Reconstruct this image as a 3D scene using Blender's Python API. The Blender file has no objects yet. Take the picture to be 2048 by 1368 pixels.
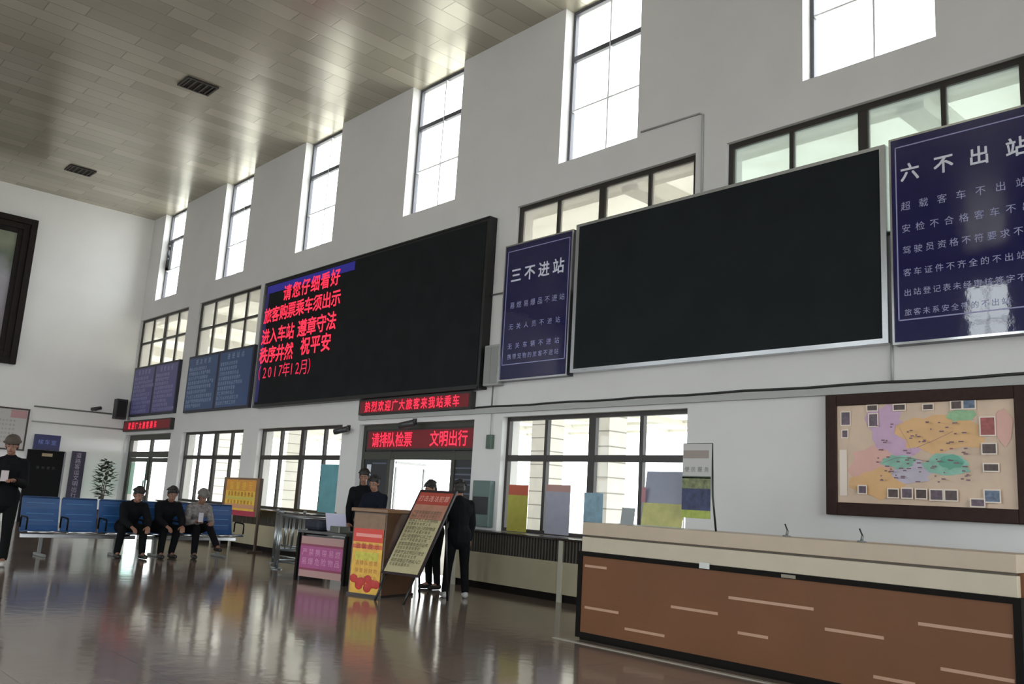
import bpy, bmesh, math, random
from mathutils import Vector, Matrix
random.seed(7)
S = bpy.context.scene
COL = S.collection
R = math.radians

# ------------------------------------------------------------------ camera
cam = bpy.data.cameras.new('camera')
cam.sensor_width = 36.0
cam.lens = 1753.5 / 2048 * 36.0
cam.clip_start = 0.05
cam.clip_end = 500
camo = bpy.data.objects.new('camera', cam)
COL.objects.link(camo)
yaw, pit, rol = R(47.8914), R(10.4466), R(3.3979)
fwd = Vector((-math.sin(yaw) * math.cos(pit), math.cos(yaw) * math.cos(pit), math.sin(pit)))
rgt = Vector((math.cos(yaw), math.sin(yaw), 0))
upv = rgt.cross(fwd)
r2 = math.cos(rol) * rgt + math.sin(rol) * upv
u2 = -math.sin(rol) * rgt + math.cos(rol) * upv
mw = Matrix((r2, u2, -fwd)).transposed().to_4x4()
mw.translation = Vector((0, 0, 1.2))
camo.matrix_world = mw
S.camera = camo

# ------------------------------------------------------------------ sky (overcast) and exposure
world = bpy.data.worlds.new('overcast_sky')
S.world = world
world.use_nodes = True
wn = world.node_tree.nodes
wl = world.node_tree.links
wn.clear()
wo = wn.new('ShaderNodeOutputWorld')
wb = wn.new('ShaderNodeBackground')
tc = wn.new('ShaderNodeTexCoord')
sx = wn.new('ShaderNodeSeparateXYZ')
cr = wn.new('ShaderNodeValToRGB')
cr.color_ramp.elements[0].position = 0.0
cr.color_ramp.elements[0].color = (0.78, 0.82, 0.86, 1)
cr.color_ramp.elements[1].position = 0.7
cr.color_ramp.elements[1].color = (0.93, 0.96, 1.0, 1)
wl.new(tc.outputs['Generated'], sx.inputs[0])
wl.new(sx.outputs['Z'], cr.inputs[0])
wl.new(cr.outputs[0], wb.inputs[0])
wb.inputs[1].default_value = 5.5
wl.new(wb.outputs[0], wo.inputs[0])
S.view_settings.view_transform = 'Standard'
S.view_settings.look = 'None'
S.view_settings.gamma = 1.0
S.view_settings.use_curve_mapping = False
S.view_settings.exposure = 0.62


# ------------------------------------------------------------------ materials
def lin(c):
    if isinstance(c, str):
        c = [int(c[i:i + 2], 16) / 255 for i in (0, 2, 4)]
    return tuple(x / 12.92 if x <= 0.04045 else ((x + 0.055) / 1.055) ** 2.4 for x in c)


MATS = {}


def mat(name, col, rough=0.5, metal=0.0, noise=0.0, nscale=8.0, bump=0.0, spec=0.5, coat=0.0):
    """procedural material: base colour with a slight noise mottling and bump"""
    if name in MATS:
        return MATS[name]
    m = bpy.data.materials.new(name)
    m.use_nodes = True
    nt = m.node_tree
    b = nt.nodes['Principled BSDF']
    c = lin(col)
    b.inputs['Base Color'].default_value = (*c, 1)
    b.inputs['Roughness'].default_value = rough
    b.inputs['Metallic'].default_value = metal
    b.inputs['Specular IOR Level'].default_value = spec
    b.inputs['Coat Weight'].default_value = coat
    b.inputs['Coat Roughness'].default_value = 0.03
    if noise or bump:
        t = nt.nodes.new('ShaderNodeTexCoord')
        n = nt.nodes.new('ShaderNodeTexNoise')
        n.inputs['Scale'].default_value = nscale
        n.inputs['Detail'].default_value = 4
        nt.links.new(t.outputs['Object'], n.inputs['Vector'])
        if noise:
            r = nt.nodes.new('ShaderNodeValToRGB')
            r.color_ramp.elements[0].position = 0.3
            r.color_ramp.elements[1].position = 0.7
            r.color_ramp.elements[0].color = (*[x * (1 - noise) for x in c], 1)
            r.color_ramp.elements[1].color = (*[min(1, x * (1 + noise)) for x in c], 1)
            nt.links.new(n.outputs['Fac'], r.inputs[0])
            nt.links.new(r.outputs[0], b.inputs['Base Color'])
        if bump:
            bp = nt.nodes.new('ShaderNodeBump')
            bp.inputs['Strength'].default_value = bump
            bp.inputs['Distance'].default_value = 0.01
            nt.links.new(n.outputs['Fac'], bp.inputs['Height'])
            nt.links.new(bp.outputs[0], b.inputs['Normal'])
    MATS[name] = m
    return m


def emit(name, col, strength):
    if name in MATS:
        return MATS[name]
    m = bpy.data.materials.new(name)
    m.use_nodes = True
    b = m.node_tree.nodes['Principled BSDF']
    b.inputs['Base Color'].default_value = (*lin(col), 1)
    b.inputs['Emission Color'].default_value = (*lin(col), 1)
    b.inputs['Emission Strength'].default_value = strength
    MATS[name] = m
    return m


def glass_mat(name, tint, trans_noise=0.0):
    """thin window glass: clear transmission with a Fresnel reflection"""
    m = bpy.data.materials.new(name)
    m.use_nodes = True
    nt = m.node_tree
    nt.nodes.clear()
    o = nt.nodes.new('ShaderNodeOutputMaterial')
    mx = nt.nodes.new('ShaderNodeMixShader')
    tr = nt.nodes.new('ShaderNodeBsdfTransparent')
    gl = nt.nodes.new('ShaderNodeBsdfGlossy')
    lw = nt.nodes.new('ShaderNodeFresnel')
    lw.inputs['IOR'].default_value = 1.45
    tr.inputs[0].default_value = (*tint, 1)
    gl.inputs['Roughness'].default_value = 0.02
    nt.links.new(lw.outputs[0], mx.inputs[0])
    if trans_noise:                               # a film of dust scatters part of the light
        dm = nt.nodes.new('ShaderNodeMixShader')
        tl = nt.nodes.new('ShaderNodeBsdfTranslucent')
        tl.inputs[0].default_value = (*tint, 1)
        dm.inputs[0].default_value = trans_noise
        nt.links.new(tr.outputs[0], dm.inputs[1])
        nt.links.new(tl.outputs[0], dm.inputs[2])
        nt.links.new(dm.outputs[0], mx.inputs[1])
    else:
        nt.links.new(tr.outputs[0], mx.inputs[1])
    nt.links.new(gl.outputs[0], mx.inputs[2])
    nt.links.new(mx.outputs[0], o.inputs[0])
    MATS[name] = m
    return m


WALL = mat('white plaster', 'dad8d7', 0.75, noise=0.03, nscale=1.2, bump=0.05)
WALL2 = mat('light lifted white plaster', 'f2f0ee', 0.75, noise=0.02, nscale=1.2, bump=0.05)  # paler plaster copy standing in for brighter light on the end wall
FRAME = mat('dark bronze window frame', '2b2523', 0.4)
UFRAME = mat('grey window frame', '55555c', 0.4)
GLASS = glass_mat('clear window glass', (0.93, 0.96, 0.94))
GLASSC = glass_mat('dusty window glass', (0.68, 0.67, 0.61), 0.4)
GLASST = glass_mat('dusty teal window glass', (0.56, 0.66, 0.62), 0.4)
ALU = mat('brushed aluminium', 'c4c6ca', 0.22, 0.9)
CHROME = mat('polished steel', 'd6d8da', 0.12, 1.0)
GREY = mat('light grey paint', 'a9aaa8', 0.5)
BLACK = mat('black plastic', '101011', 0.45)
LEDBLACK = mat('black display face', '202224', 0.75, noise=0.15, nscale=3, spec=0.12)
NAVY = mat('navy vinyl', '16164e', 0.5)
WHITE = mat('white print', 'd9dce6', 0.5)
CREAM = mat('cream laminate', 'b9ad98', 0.35, noise=0.04, nscale=5)
RED_LED = emit('red led', 'e92c48', 0.75)
RED_LED2 = emit('dim red led', 'd8244a', 0.5)
GREYMETAL = mat('grey painted metal', '6d6f6c', 0.45)


def floor_mat():
    m = bpy.data.materials.new('polished brown granite tile')
    m.use_nodes = True
    nt = m.node_tree
    b = nt.nodes['Principled BSDF']
    t = nt.nodes.new('ShaderNodeTexCoord')
    br = nt.nodes.new('ShaderNodeTexBrick')
    br.offset = 0.0
    br.inputs['Scale'].default_value = 1.0
    br.inputs['Mortar Size'].default_value = 0.004
    br.inputs['Brick Width'].default_value = 0.8
    br.inputs['Row Height'].default_value = 0.8
    br.inputs['Color1'].default_value = (0.215, 0.165, 0.138, 1)
    br.inputs['Color2'].default_value = (0.190, 0.146, 0.122, 1)
    br.inputs['Mortar'].default_value = (0.05, 0.042, 0.038, 1)
    nt.links.new(t.outputs['Object'], br.inputs['Vector'])
    n = nt.nodes.new('ShaderNodeTexNoise')
    n.inputs['Scale'].default_value = 1.1
    n.inputs['Detail'].default_value = 6
    nt.links.new(t.outputs['Object'], n.inputs['Vector'])
    mx = nt.nodes.new('ShaderNodeMix')
    mx.data_type = 'RGBA'
    mx.blend_type = 'MULTIPLY'
    mx.inputs[0].default_value = 0.6
    r = nt.nodes.new('ShaderNodeValToRGB')
    r.color_ramp.elements[0].color = (0.7, 0.7, 0.7, 1)
    r.color_ramp.elements[1].color = (1.25, 1.2, 1.18, 1)
    nt.links.new(n.outputs['Fac'], r.inputs[0])
    nt.links.new(br.outputs[0], mx.inputs[6])
    nt.links.new(r.outputs[0], mx.inputs[7])
    nt.links.new(mx.outputs[2], b.inputs['Base Color'])
    rr = nt.nodes.new('ShaderNodeMapRange')
    rr.inputs[3].default_value = 0.07
    rr.inputs[4].default_value = 0.15
    nt.links.new(n.outputs['Fac'], rr.inputs[0])
    nt.links.new(rr.outputs[0], b.inputs['Roughness'])
    n2 = nt.nodes.new('ShaderNodeTexNoise')
    n2.inputs['Scale'].default_value = 6.0
    n2.inputs['Detail'].default_value = 2
    nt.links.new(t.outputs['Object'], n2.inputs['Vector'])
    bp = nt.nodes.new('ShaderNodeBump')
    bp.inputs['Strength'].default_value = 0.06
    bp.inputs['Distance'].default_value = 0.02
    nt.links.new(n2.outputs['Fac'], bp.inputs['Height'])
    nt.links.new(bp.outputs[0], b.inputs['Normal'])
    b.inputs['Specular IOR Level'].default_value = 0.38
    return m


def ceiling_mat():
    m = bpy.data.materials.new('metal strip ceiling')
    m.use_nodes = True
    nt = m.node_tree
    b = nt.nodes['Principled BSDF']
    t = nt.nodes.new('ShaderNodeTexCoord')
    mp = nt.nodes.new('ShaderNodeMapping')
    mp.inputs['Rotation'].default_value = (0, 0, R(90))
    br = nt.nodes.new('ShaderNodeTexBrick')
    br.offset = 0.37
    br.inputs['Scale'].default_value = 1.0
    br.inputs['Mortar Size'].default_value = 0.012
    br.inputs['Mortar Smooth'].default_value = 0.6
    br.inputs['Brick Width'].default_value = 1.5
    br.inputs['Row Height'].default_value = 0.36
    br.inputs['Color1'].default_value = (*lin('c2bbab'), 1)
    br.inputs['Color2'].default_value = (*lin('aca594'), 1)
    br.inputs['Mortar'].default_value = (*lin('9b9484'), 1)
    nt.links.new(t.outputs['Object'], mp.inputs[0])
    nt.links.new(mp.outputs[0], br.inputs['Vector'])
    nt.links.new(br.outputs[0], b.inputs['Base Color'])
    b.inputs['Roughness'].default_value = 0.25
    b.inputs['Metallic'].default_value = 0.4
    b.inputs['Specular IOR Level'].default_value = 0.9
    bp = nt.nodes.new('ShaderNodeBump')
    bp.inputs['Strength'].default_value = 0.12
    bp.inputs['Distance'].default_value = 0.01
    bp.invert = True
    nt.links.new(br.outputs['Fac'], bp.inputs['Height'])
    nt.links.new(bp.outputs[0], b.inputs['Normal'])
    return m


# ------------------------------------------------------------------ mesh builder
class MB:
    def __init__(self):
        self.v, self.f, self.mi, self.m, self.sm = [], [], [], [], []

    def _m(self, m):
        if m not in self.m:
            self.m.append(m)
        return self.m.index(m)

    def add(self, vs, fs, m, smooth=False):
        o = len(self.v)
        k = self._m(m)
        self.v += [tuple(p) for p in vs]
        for f in fs:
            self.f.append(tuple(i + o for i in f))
            self.mi.append(k)
            self.sm.append(smooth)
        return self

    def box(self, x0, x1, y0, y1, z0, z1, m):
        vs = [(x, y, z) for x in (x0, x1) for y in (y0, y1) for z in (z0, z1)]
        return self.add(vs, [(0, 1, 3, 2), (4, 6, 7, 5), (0, 4, 5, 1), (2, 3, 7, 6), (0, 2, 6, 4), (1, 5, 7, 3)], m)

    def bevbox(self, x0, x1, y0, y1, z0, z1, m, bv=0.01, M=None):
        bm = bmesh.new()
        bmesh.ops.create_cube(bm, size=1)
        for v in bm.verts:
            v.co = Vector(((x0 + x1) / 2 + v.co.x * (x1 - x0), (y0 + y1) / 2 + v.co.y * (y1 - y0), (z0 + z1) / 2 + v.co.z * (z1 - z0)))
        bmesh.ops.bevel(bm, geom=bm.edges[:], offset=bv, segments=2, affect='EDGES', profile=0.5)
        if M:
            bm.transform(M)
        bm.verts.index_update()
        self.add([v.co[:] for v in bm.verts], [[v.index for v in f.verts] for f in bm.faces], m)
        bm.free()
        return self

    def quad(self, a, b, c, d, m):
        return self.add([a, b, c, d], [(0, 1, 2, 3)], m)

    def tube(self, pts, r, m, n=10, smooth=True):
        """swept round bar through points; r number or list"""
        pts = [Vector(p) for p in pts]
        rs = r if isinstance(r, (list, tuple)) else [r] * len(pts)
        vs, fs = [], []
        prev = None
        for i, p in enumerate(pts):
            d = (pts[min(i + 1, len(pts) - 1)] - pts[max(i - 1, 0)]).normalized()
            a = prev - d * prev.dot(d) if prev is not None else d.orthogonal()
            a.normalize()
            prev = a
            bb = d.cross(a)
            for k in range(n):
                t = 2 * math.pi * k / n
                vs.append(p + rs[i] * (a * math.cos(t) + bb * math.sin(t)))
        for i in range(len(pts) - 1):
            for k in range(n):
                a0, a1 = i * n + k, i * n + (k + 1) % n
                fs.append((a0, a1, a1 + n, a0 + n))
        fs.append(tuple(reversed(range(n))))
        fs.append(tuple(range((len(pts) - 1) * n, len(pts) * n)))
        return self.add(vs, fs, m, smooth)

    def ell(self, c, rad, m, M=None, nu=16, nv=10):
        """closed ellipsoid"""
        vs, fs = [], []
        M = M or Matrix.Identity(3)
        c = Vector(c)
        vs.append(c + M @ Vector((0, 0, rad[2])))
        for j in range(1, nv):
            ph = math.pi * j / nv
            for i in range(nu):
                th = 2 * math.pi * i / nu
                vs.append(c + M @ Vector((rad[0] * math.sin(ph) * math.cos(th), rad[1] * math.sin(ph) * math.sin(th), rad[2] * math.cos(ph))))
        vs.append(c + M @ Vector((0, 0, -rad[2])))
        for i in range(nu):
            fs.append((0, 1 + i, 1 + (i + 1) % nu))
        for j in range(nv - 2):
            for i in range(nu):
                a, b2 = 1 + j * nu + i, 1 + j * nu + (i + 1) % nu
                fs.append((a, a + nu, b2 + nu, b2))
        last = len(vs) - 1
        for i in range(nu):
            a, b2 = 1 + (nv - 2) * nu + i, 1 + (nv - 2) * nu + (i + 1) % nu
            fs.append((a, last, b2))
        return self.add(vs, fs, m, True)

    def cap(self, a, b, ra, rb, m, n=12):
        """tapered capsule from a to b"""
        a, b = Vector(a), Vector(b)
        d = (b - a)
        L = max(d.length, 1e-4)
        d = d / L
        u = d.orthogonal().normalized()
        w = d.cross(u)
        prof = []
        for j in range(5):
            t = math.pi / 2 * j / 4
            prof.append((-ra * math.cos(t), ra * math.sin(t)))
        for j in range(5):
            t = math.pi / 2 * j / 4
            prof.append((L + rb * math.sin(t), rb * math.cos(t)))
        prof = [(s, max(r, 0)) for s, r in prof]
        vs, fs = [a + d * prof[0][0]], []
        rings = prof[1:-1]
        for s, r in rings:
            for k in range(n):
                t = 2 * math.pi * k / n
                vs.append(a + d * s + r * (u * math.cos(t) + w * math.sin(t)))
        vs.append(a + d * prof[-1][0])
        for k in range(n):
            fs.append((0, 1 + (k + 1) % n, 1 + k))
        for j in range(len(rings) - 1):
            for k in range(n):
                p, q = 1 + j * n + k, 1 + j * n + (k + 1) % n
                fs.append((p, q, q + n, p + n))
        last = len(vs) - 1
        for k in range(n):
            p, q = 1 + (len(rings) - 1) * n + k, 1 + (len(rings) - 1) * n + (k + 1) % n
            fs.append((p, q, last))
        return self.add(vs, fs, m, True)

    def build(self, name, parent=None, loc=None):
        me = bpy.data.meshes.new(name)
        me.from_pydata(self.v, [], self.f)
        for m in self.m:
            me.materials.append(m)
        me.polygons.foreach_set('material_index', self.mi)
        me.polygons.foreach_set('use_smooth', self.sm)
        me.update()
        o = bpy.data.objects.new(name, me)
        COL.objects.link(o)
        if parent:
            o.parent = parent
        if loc:
            o.location = loc
        return o


def tag(o, label=None, cat=None, group=None, kind=None):
    if label:
        o['label'] = label
    if cat:
        o['category'] = cat
    if group:
        o['group'] = group
    if kind:
        o['kind'] = kind
    return o


def thing(name, label, cat, loc=(0, 0, 0), rz=0.0, group=None):
    o = bpy.data.objects.new(name, None)
    o.empty_display_size = 0.2
    COL.objects.link(o)
    o.location = loc
    o.rotation_euler = (0, 0, R(rz))
    return tag(o, label, cat, group)


def struct(o):
    o['kind'] = 'structure'
    return o


# ------------------------------------------------------------------ lettering (glyphs turned into flat mesh)
GLYPH = {}
ALLTEXT = ('三不进站六不出站超载客车不出站安检不合格客车不出站驾驶员资格不符合要求不出站客车证件不齐全不出站出站登记表未经审核签字不出站旅客未系安全带不出站'
           '易燃易爆品不进站无关人员不进站无关车辆不进站携带宠物的旅客不进站'
           '请您仔细看好随身携带行李旅客购票乘车须出示证件进入车站，遵章守法秩序井然。祝您平安文明有礼（2017年12月）'
           '热烈欢迎广大旅客来我站乘车售票处候车室入口服务台道路客运文明出行安全须知严禁携带易燃易爆危险物品上车'
           '听从工作人员安排排队检票请保管好自己的财物禁止吸烟爱护公共卫生班次时刻表途经站点里程票价发车时间温馨提示交通线路图打击违法犯罪宣传栏通知便民为内')


def load_glyphs():
    tmp = []
    for ch in dict.fromkeys(ALLTEXT + '0123456789:-.·'):
        cu = bpy.data.curves.new('glyph', 'FONT')
        cu.body = ch
        cu.size = 1.0
        cu.offset = 0.0
        cu.resolution_u = 2
        ob = bpy.data.objects.new('glyph', cu)
        COL.objects.link(ob)
        tmp.append((ch, ob, cu))
    bpy.context.view_layer.update()
    dg = bpy.context.evaluated_depsgraph_get()
    for ch, ob, cu in tmp:
        me = bpy.data.meshes.new_from_object(ob.evaluated_get(dg))
        vs = [v.co.copy() for v in me.vertices]
        if vs:
            cx = (min(v.x for v in vs) + max(v.x for v in vs)) / 2
            GLYPH[ch] = ([(v.x - cx, v.y - 0.37) for v in vs], [tuple(p.vertices) for p in me.polygons])
        bpy.data.meshes.remove(me)
    for ch, ob, cu in tmp:
        bpy.data.objects.remove(ob)
        bpy.data.curves.remove(cu)


load_glyphs()


def put(mb, text, x0, z, dx, size, y, m, dz=0.0, sx=1.0, bold=0.0):
    """one line of characters on a panel facing -y, centres at x0 + i*dx"""
    for i, ch in enumerate(text):
        g = GLYPH.get(ch)
        if not g:
            continue
        X, Z = x0 + i * dx, z + i * dz
        for q, (ox, oz) in enumerate(((0, 0),) if not bold else ((-bold, -bold), (bold, -bold), (-bold, bold), (bold, bold))):
            mb.add([(X + sx * size * (a + ox), y - 0.0008 * q, Z + size * (b + oz)) for a, b in g[0]], g[1], m)


# ------------------------------------------------------------------ building shell
X0, X1, YB, YF, CZ = -25.85, 6.0, 8.8, -9.0, 8.85
TH = 0.36          # wall thickness
PITCH = 4.01
UC = [-4.15 - PITCH * k for k in range(-3, 6)]      # bay centres, k = -3..5


def holed_wall(name, holes, x0, x1, z0, z1, yin, yout):
    """wall in the XZ plane with rectangular openings and real reveals"""
    xs = sorted(set([x0, x1] + [h[0] for h in holes] + [h[1] for h in holes]))
    zs = sorted(set([z0, z1] + [h[2] for h in holes] + [h[3] for h in holes]))
    def solid(i, j):
        if i < 0 or j < 0 or i >= len(xs) - 1 or j >= len(zs) - 1:
            return None
        cx, cz = (xs[i] + xs[i + 1]) / 2, (zs[j] + zs[j + 1]) / 2
        return not any(h[0] < cx < h[1] and h[2] < cz < h[3] for h in holes)
    mb = MB()
    for i in range(len(xs) - 1):
        for j in range(len(zs) - 1):
            if not solid(i, j):
                continue
            a, b, c, d = xs[i], xs[i + 1], zs[j], zs[j + 1]
            mb.quad((a, yin, c), (b, yin, c), (b, yin, d), (a, yin, d), WALL)
            mb.quad((a, yout, c), (a, yout, d), (b, yout, d), (b, yout, c), WALL)
            if solid(i - 1, j) is not True:
                mb.quad((a, yin, c), (a, yin, d), (a, yout, d), (a, yout, c), WALL)
            if solid(i + 1, j) is not True:
                mb.quad((b, yin, c), (b, yout, c), (b, yout, d), (b, yin, d), WALL)
            if solid(i, j - 1) is not True:
                mb.quad((a, yin, c), (a, yout, c), (b, yout, c), (b, yin, c), WALL)
            if solid(i, j + 1) is not True:
                mb.quad((a, yin, d), (b, yin, d), (b, yout, d), (a, yout, d), WALL)
    return struct(mb.build(name))


upper = [(c - 0.77, c + 0.75, 6.28, CZ) for c in UC]
mid = [(c - 1.69, c + 1.69, 4.2, 5.79) for c in (-24.12, -20.07, -8.11, -4.27)]
low = [(c - 1.69, c + 1.69, 0.80, 2.48) for c in (-20.13, -16.03, -8.15)]
doors = [(-25.78, -22.55, 0.0, 2.48), (-13.75, -10.50, 0.0, 2.46)]
holed_wall('wall_back', upper + mid + low + doors, X0 - 0.3, X1 + 0.3, 0.0, CZ, YB, YB + TH)
# front side of the hall, behind the photographer: unseen glazing, openings sized for the daylight they give
UF = [-9.05 + PITCH * k for k in range(-4, 5)]
fupper = [(c - 0.6, c + 0.6, 6.28, 8.3) for c in UF]
flow = [(c - 1.5, c + 1.5, 0.3, 4.2) for c in UF]
holed_wall('wall_front', fupper + flow, X0 - 0.3, X1 + 0.3, 0.0, CZ, YF, YF - TH)
struct(MB().box(X0 - 0.3, X0, YF, YB, 0, CZ, WALL2).build('wall_left'))
RW = [(-6.3 + 4.2 * k - 1.9, -6.3 + 4.2 * k + 1.9, 0.3, 6.6) for k in range(4)]  # unseen glazing added to send daylight onto the end wall
holed_wall('wall_right', RW, YF, YB, 0.0, CZ, -X1, -X1 - 0.3).rotation_euler = (0, 0, R(90))
fm = MB().box(X0 - 0.3, X1 + 0.3, YF - TH, YB + TH, -0.2, 0.0, floor_mat())
struct(fm.build('floor'))
struct(MB().box(X0 - 0.3, X1 + 0.3, YF - TH, YB + TH, CZ, CZ + 0.2, ceiling_mat()).build('ceiling'))

# outside: apron, canopy over the boarding bays, its columns
struct(MB().box(-120, 120, -120, 140, -0.5, -0.22, mat('pale concrete apron', 'b4b1ab', 0.85, noise=0.06, nscale=0.5)).build('ground_outside'))


def canopy_mat():
    m = bpy.data.materials.new('translucent canopy sheet')
    m.use_nodes = True
    nt = m.node_tree
    nt.nodes.clear()
    o = nt.nodes.new('ShaderNodeOutputMaterial')
    mx = nt.nodes.new('ShaderNodeMixShader')
    df = nt.nodes.new('ShaderNodeBsdfDiffuse')
    tl = nt.nodes.new('ShaderNodeBsdfTranslucent')
    t = nt.nodes.new('ShaderNodeTexCoord')
    n = nt.nodes.new('ShaderNodeTexNoise')
    n.inputs['Scale'].default_value = 0.9
    r = nt.nodes.new('ShaderNodeValToRGB')
    r.color_ramp.elements[0].color = (0.60, 0.58, 0.50, 1)
    r.color_ramp.elements[1].color = (0.85, 0.84, 0.76, 1)
    r.color_ramp.elements[0].position = 0.35
    r.color_ramp.elements[1].position = 0.65
    nt.links.new(t.outputs['Object'], n.inputs[0])
    nt.links.new(n.outputs[0], r.inputs[0])
    nt.links.new(r.outputs[0], df.inputs[0])
    nt.links.new(r.outputs[0], tl.inputs[0])
    mx.inputs[0].default_value = 0.24
    nt.links.new(df.outputs[0], mx.inputs[1])
    nt.links.new(tl.outputs[0], mx.inputs[2])
    nt.links.new(mx.outputs[0], o.inputs[0])
    return m


cb = MB()
CAN = canopy_mat()
cb.quad((-75, 9.2, 6.02), (-75, 42, 6.02), (10, 42, 6.02), (10, 9.2, 6.02), CAN)
CBEAM = mat('pale canopy beam', 'c9c6bd', 0.6)
for k in range(22):
    cb.box(-72 + 4.0 * k, -71.7 + 4.0 * k, 9.2, 42, 5.72, 6.0, CBEAM)
for k in range(9):
    cb.box(-75, 10, 9.4 + 4 * k, 9.55 + 4 * k, 5.86, 6.01, CBEAM)
struct(cb.build('canopy_outside'))
for k, (cx, cy) in enumerate([(-11.6, 13.2), (-14.3, 14.2), (-26.2, 14.2), (-29.6, 14.2), (-33.2, 15.0), (-38.0, 15.0)]):
    c = MB()
    BRK = mat('pale tiled column', 'e6e1da', 0.6, noise=0.05, nscale=4)
    GROUT = mat('tile joint grey', 'a39e97', 0.8)
    c.box(cx - 0.26, cx + 0.26, cy - 0.26, cy + 0.26, -0.22, 6.0, BRK)
    for z in range(1, 20):
        c.box(cx - 0.264, cx + 0.264, cy - 0.264, cy + 0.264, z * 0.3, z * 0.3 + 0.025, GROUT)
    struct(c.build('column_outside'))

# ------------------------------------------------------------------ windows
nwin = 0


def window(x0, x1, z0, z1, y, vbars, hbars, fm, gm, edge=0.05, d=0.07, thin=None):
    """frame bars (x, half width) / (z, half height) and one pane"""
    global nwin
    nwin += 1
    root = bpy.data.objects.new('window_%d' % nwin, None)
    COL.objects.link(root)
    root.location = ((x0 + x1) / 2, y, z0)
    root['kind'] = 'structure'
    ox = (x0 + x1) / 2
    b = MB()
    b.box(x0 - ox, x0 - ox + edge, 0, d, 0, z1 - z0, fm)
    b.box(x1 - ox - edge, x1 - ox, 0, d, 0, z1 - z0, fm)
    b.box(x0 - ox + edge, x1 - ox - edge, 0, d, 0, edge, fm)
    b.box(x0 - ox + edge, x1 - ox - edge, 0, d, z1 - z0 - edge, z1 - z0, fm)
    for x, w in vbars:
        b.box(x - ox - w, x - ox + w, 0.002, d - 0.002, edge, z1 - z0 - edge, thin if thin and w < 0.02 else fm)
    for z, w in hbars:
        b.box(x0 - ox + edge, x1 - ox - edge, 0.004, d - 0.004, z - z0 - w, z - z0 + w, thin if thin and w < 0.02 else fm)
    b.build('window_frame', root)
    g = MB().quad((x0 - ox, d / 2, 0), (x1 - ox, d / 2, 0), (x1 - ox, d / 2, z1 - z0), (x0 - ox, d / 2, z1 - z0), gm)
    g.build('window_pane', root)
    return root


for c in UC:
    window(c - 0.77, c + 0.75, 6.28, CZ, YB + 0.18, [(c + 0.01, 0.012)], [(7.18, 0.012), (8.05, 0.04)], UFRAME, GLASS, thin=mat('window bar paled for glare', 'e4e4e6', 0.4))  # thin bars coloured near white to imitate the glare that swallows them
for c in (-24.12, -20.07):
    window(c - 1.69, c + 1.69, 4.2, 5.79, YB + 0.06, [(c + 0.04, 0.06), (c - 0.85, 0.022), (c + 0.9, 0.022)], [(5.1, 0.028)], FRAME, GLASSC, 0.06)
for c in (-8.11, -4.27):
    window(c - 1.69, c + 1.69, 4.2, 5.79, YB + 0.06, [(c + 0.04, 0.055), (c - 0.83, 0.025), (c + 0.9, 0.025)], [], FRAME, GLASST if c > -6 else GLASSC, 0.07)
for c in (-20.13, -16.03, -8.15):
    window(c - 1.69, c + 1.69, 0.80, 2.48, YB + 0.10, [(c + 0.04, 0.062), (c - 0.85, 0.03), (c + 0.9, 0.03)], [(1.87, 0.045)], FRAME, GLASS, 0.055)
for c in UF:
    window(c - 0.6, c + 0.6, 6.28, 8.3, YF - 0.24, [(c, 0.014)], [(7.18, 0.014)], UFRAME, GLASS)
    window(c - 1.5, c + 1.5, 0.3, 4.2, YF - 0.24, [(c, 0.05), (c - 0.82, 0.03), (c + 0.82, 0.03)], [(2.4, 0.05)], FRAME, GLASS)


for h in RW:
    w = window(h[0], h[1], h[2], h[3], -X1 - 0.2, [((h[0] + h[1]) / 2, 0.05)], [(2.6, 0.05), (4.8, 0.05)], FRAME, GLASS)
    w.location = (X1 + 0.2, (h[0] + h[1]) / 2, h[2])
    w.rotation_euler = (0, 0, R(90))


def portal(x, y, z, w, h, face):
    l = bpy.data.lights.new('daylight_portal', 'AREA')
    l.shape = 'RECTANGLE'
    l.size, l.size_y = w, h
    l.cycles.is_portal = True
    o = bpy.data.objects.new('daylight_portal', l)
    COL.objects.link(o)
    o.location = (x, y, z)
    o.rotation_euler = (0, R(90), 0) if face == 0 else (R(-90) if face < 0 else R(90), 0, 0)


for c in UC:
    portal(c, YB + TH + 0.02, 7.56, 1.52, 2.57, -1)
for c in UF:
    portal(c, YF - TH - 0.02, 7.29, 1.2, 2.02, 1)
    portal(c, YF - TH - 0.02, 2.25, 3.0, 3.9, 1)
for h in RW:
    portal(X1 + 0.32, (h[0] + h[1]) / 2, (h[2] + h[3]) / 2, h[3] - h[2], h[1] - h[0], 0)
for h in mid + low + doors:
    portal((h[0] + h[1]) / 2, YB + TH + 0.02, (h[2] + h[3]) / 2, h[1] - h[0], h[3] - h[2], -1)

# ------------------------------------------------------------------ entrance doors in the window wall
DFRAME = mat('olive grey door frame', '3c3c35', 0.45)
MINT = mat('mint green door glass film', 'a9cfc0', 0.3)
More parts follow.
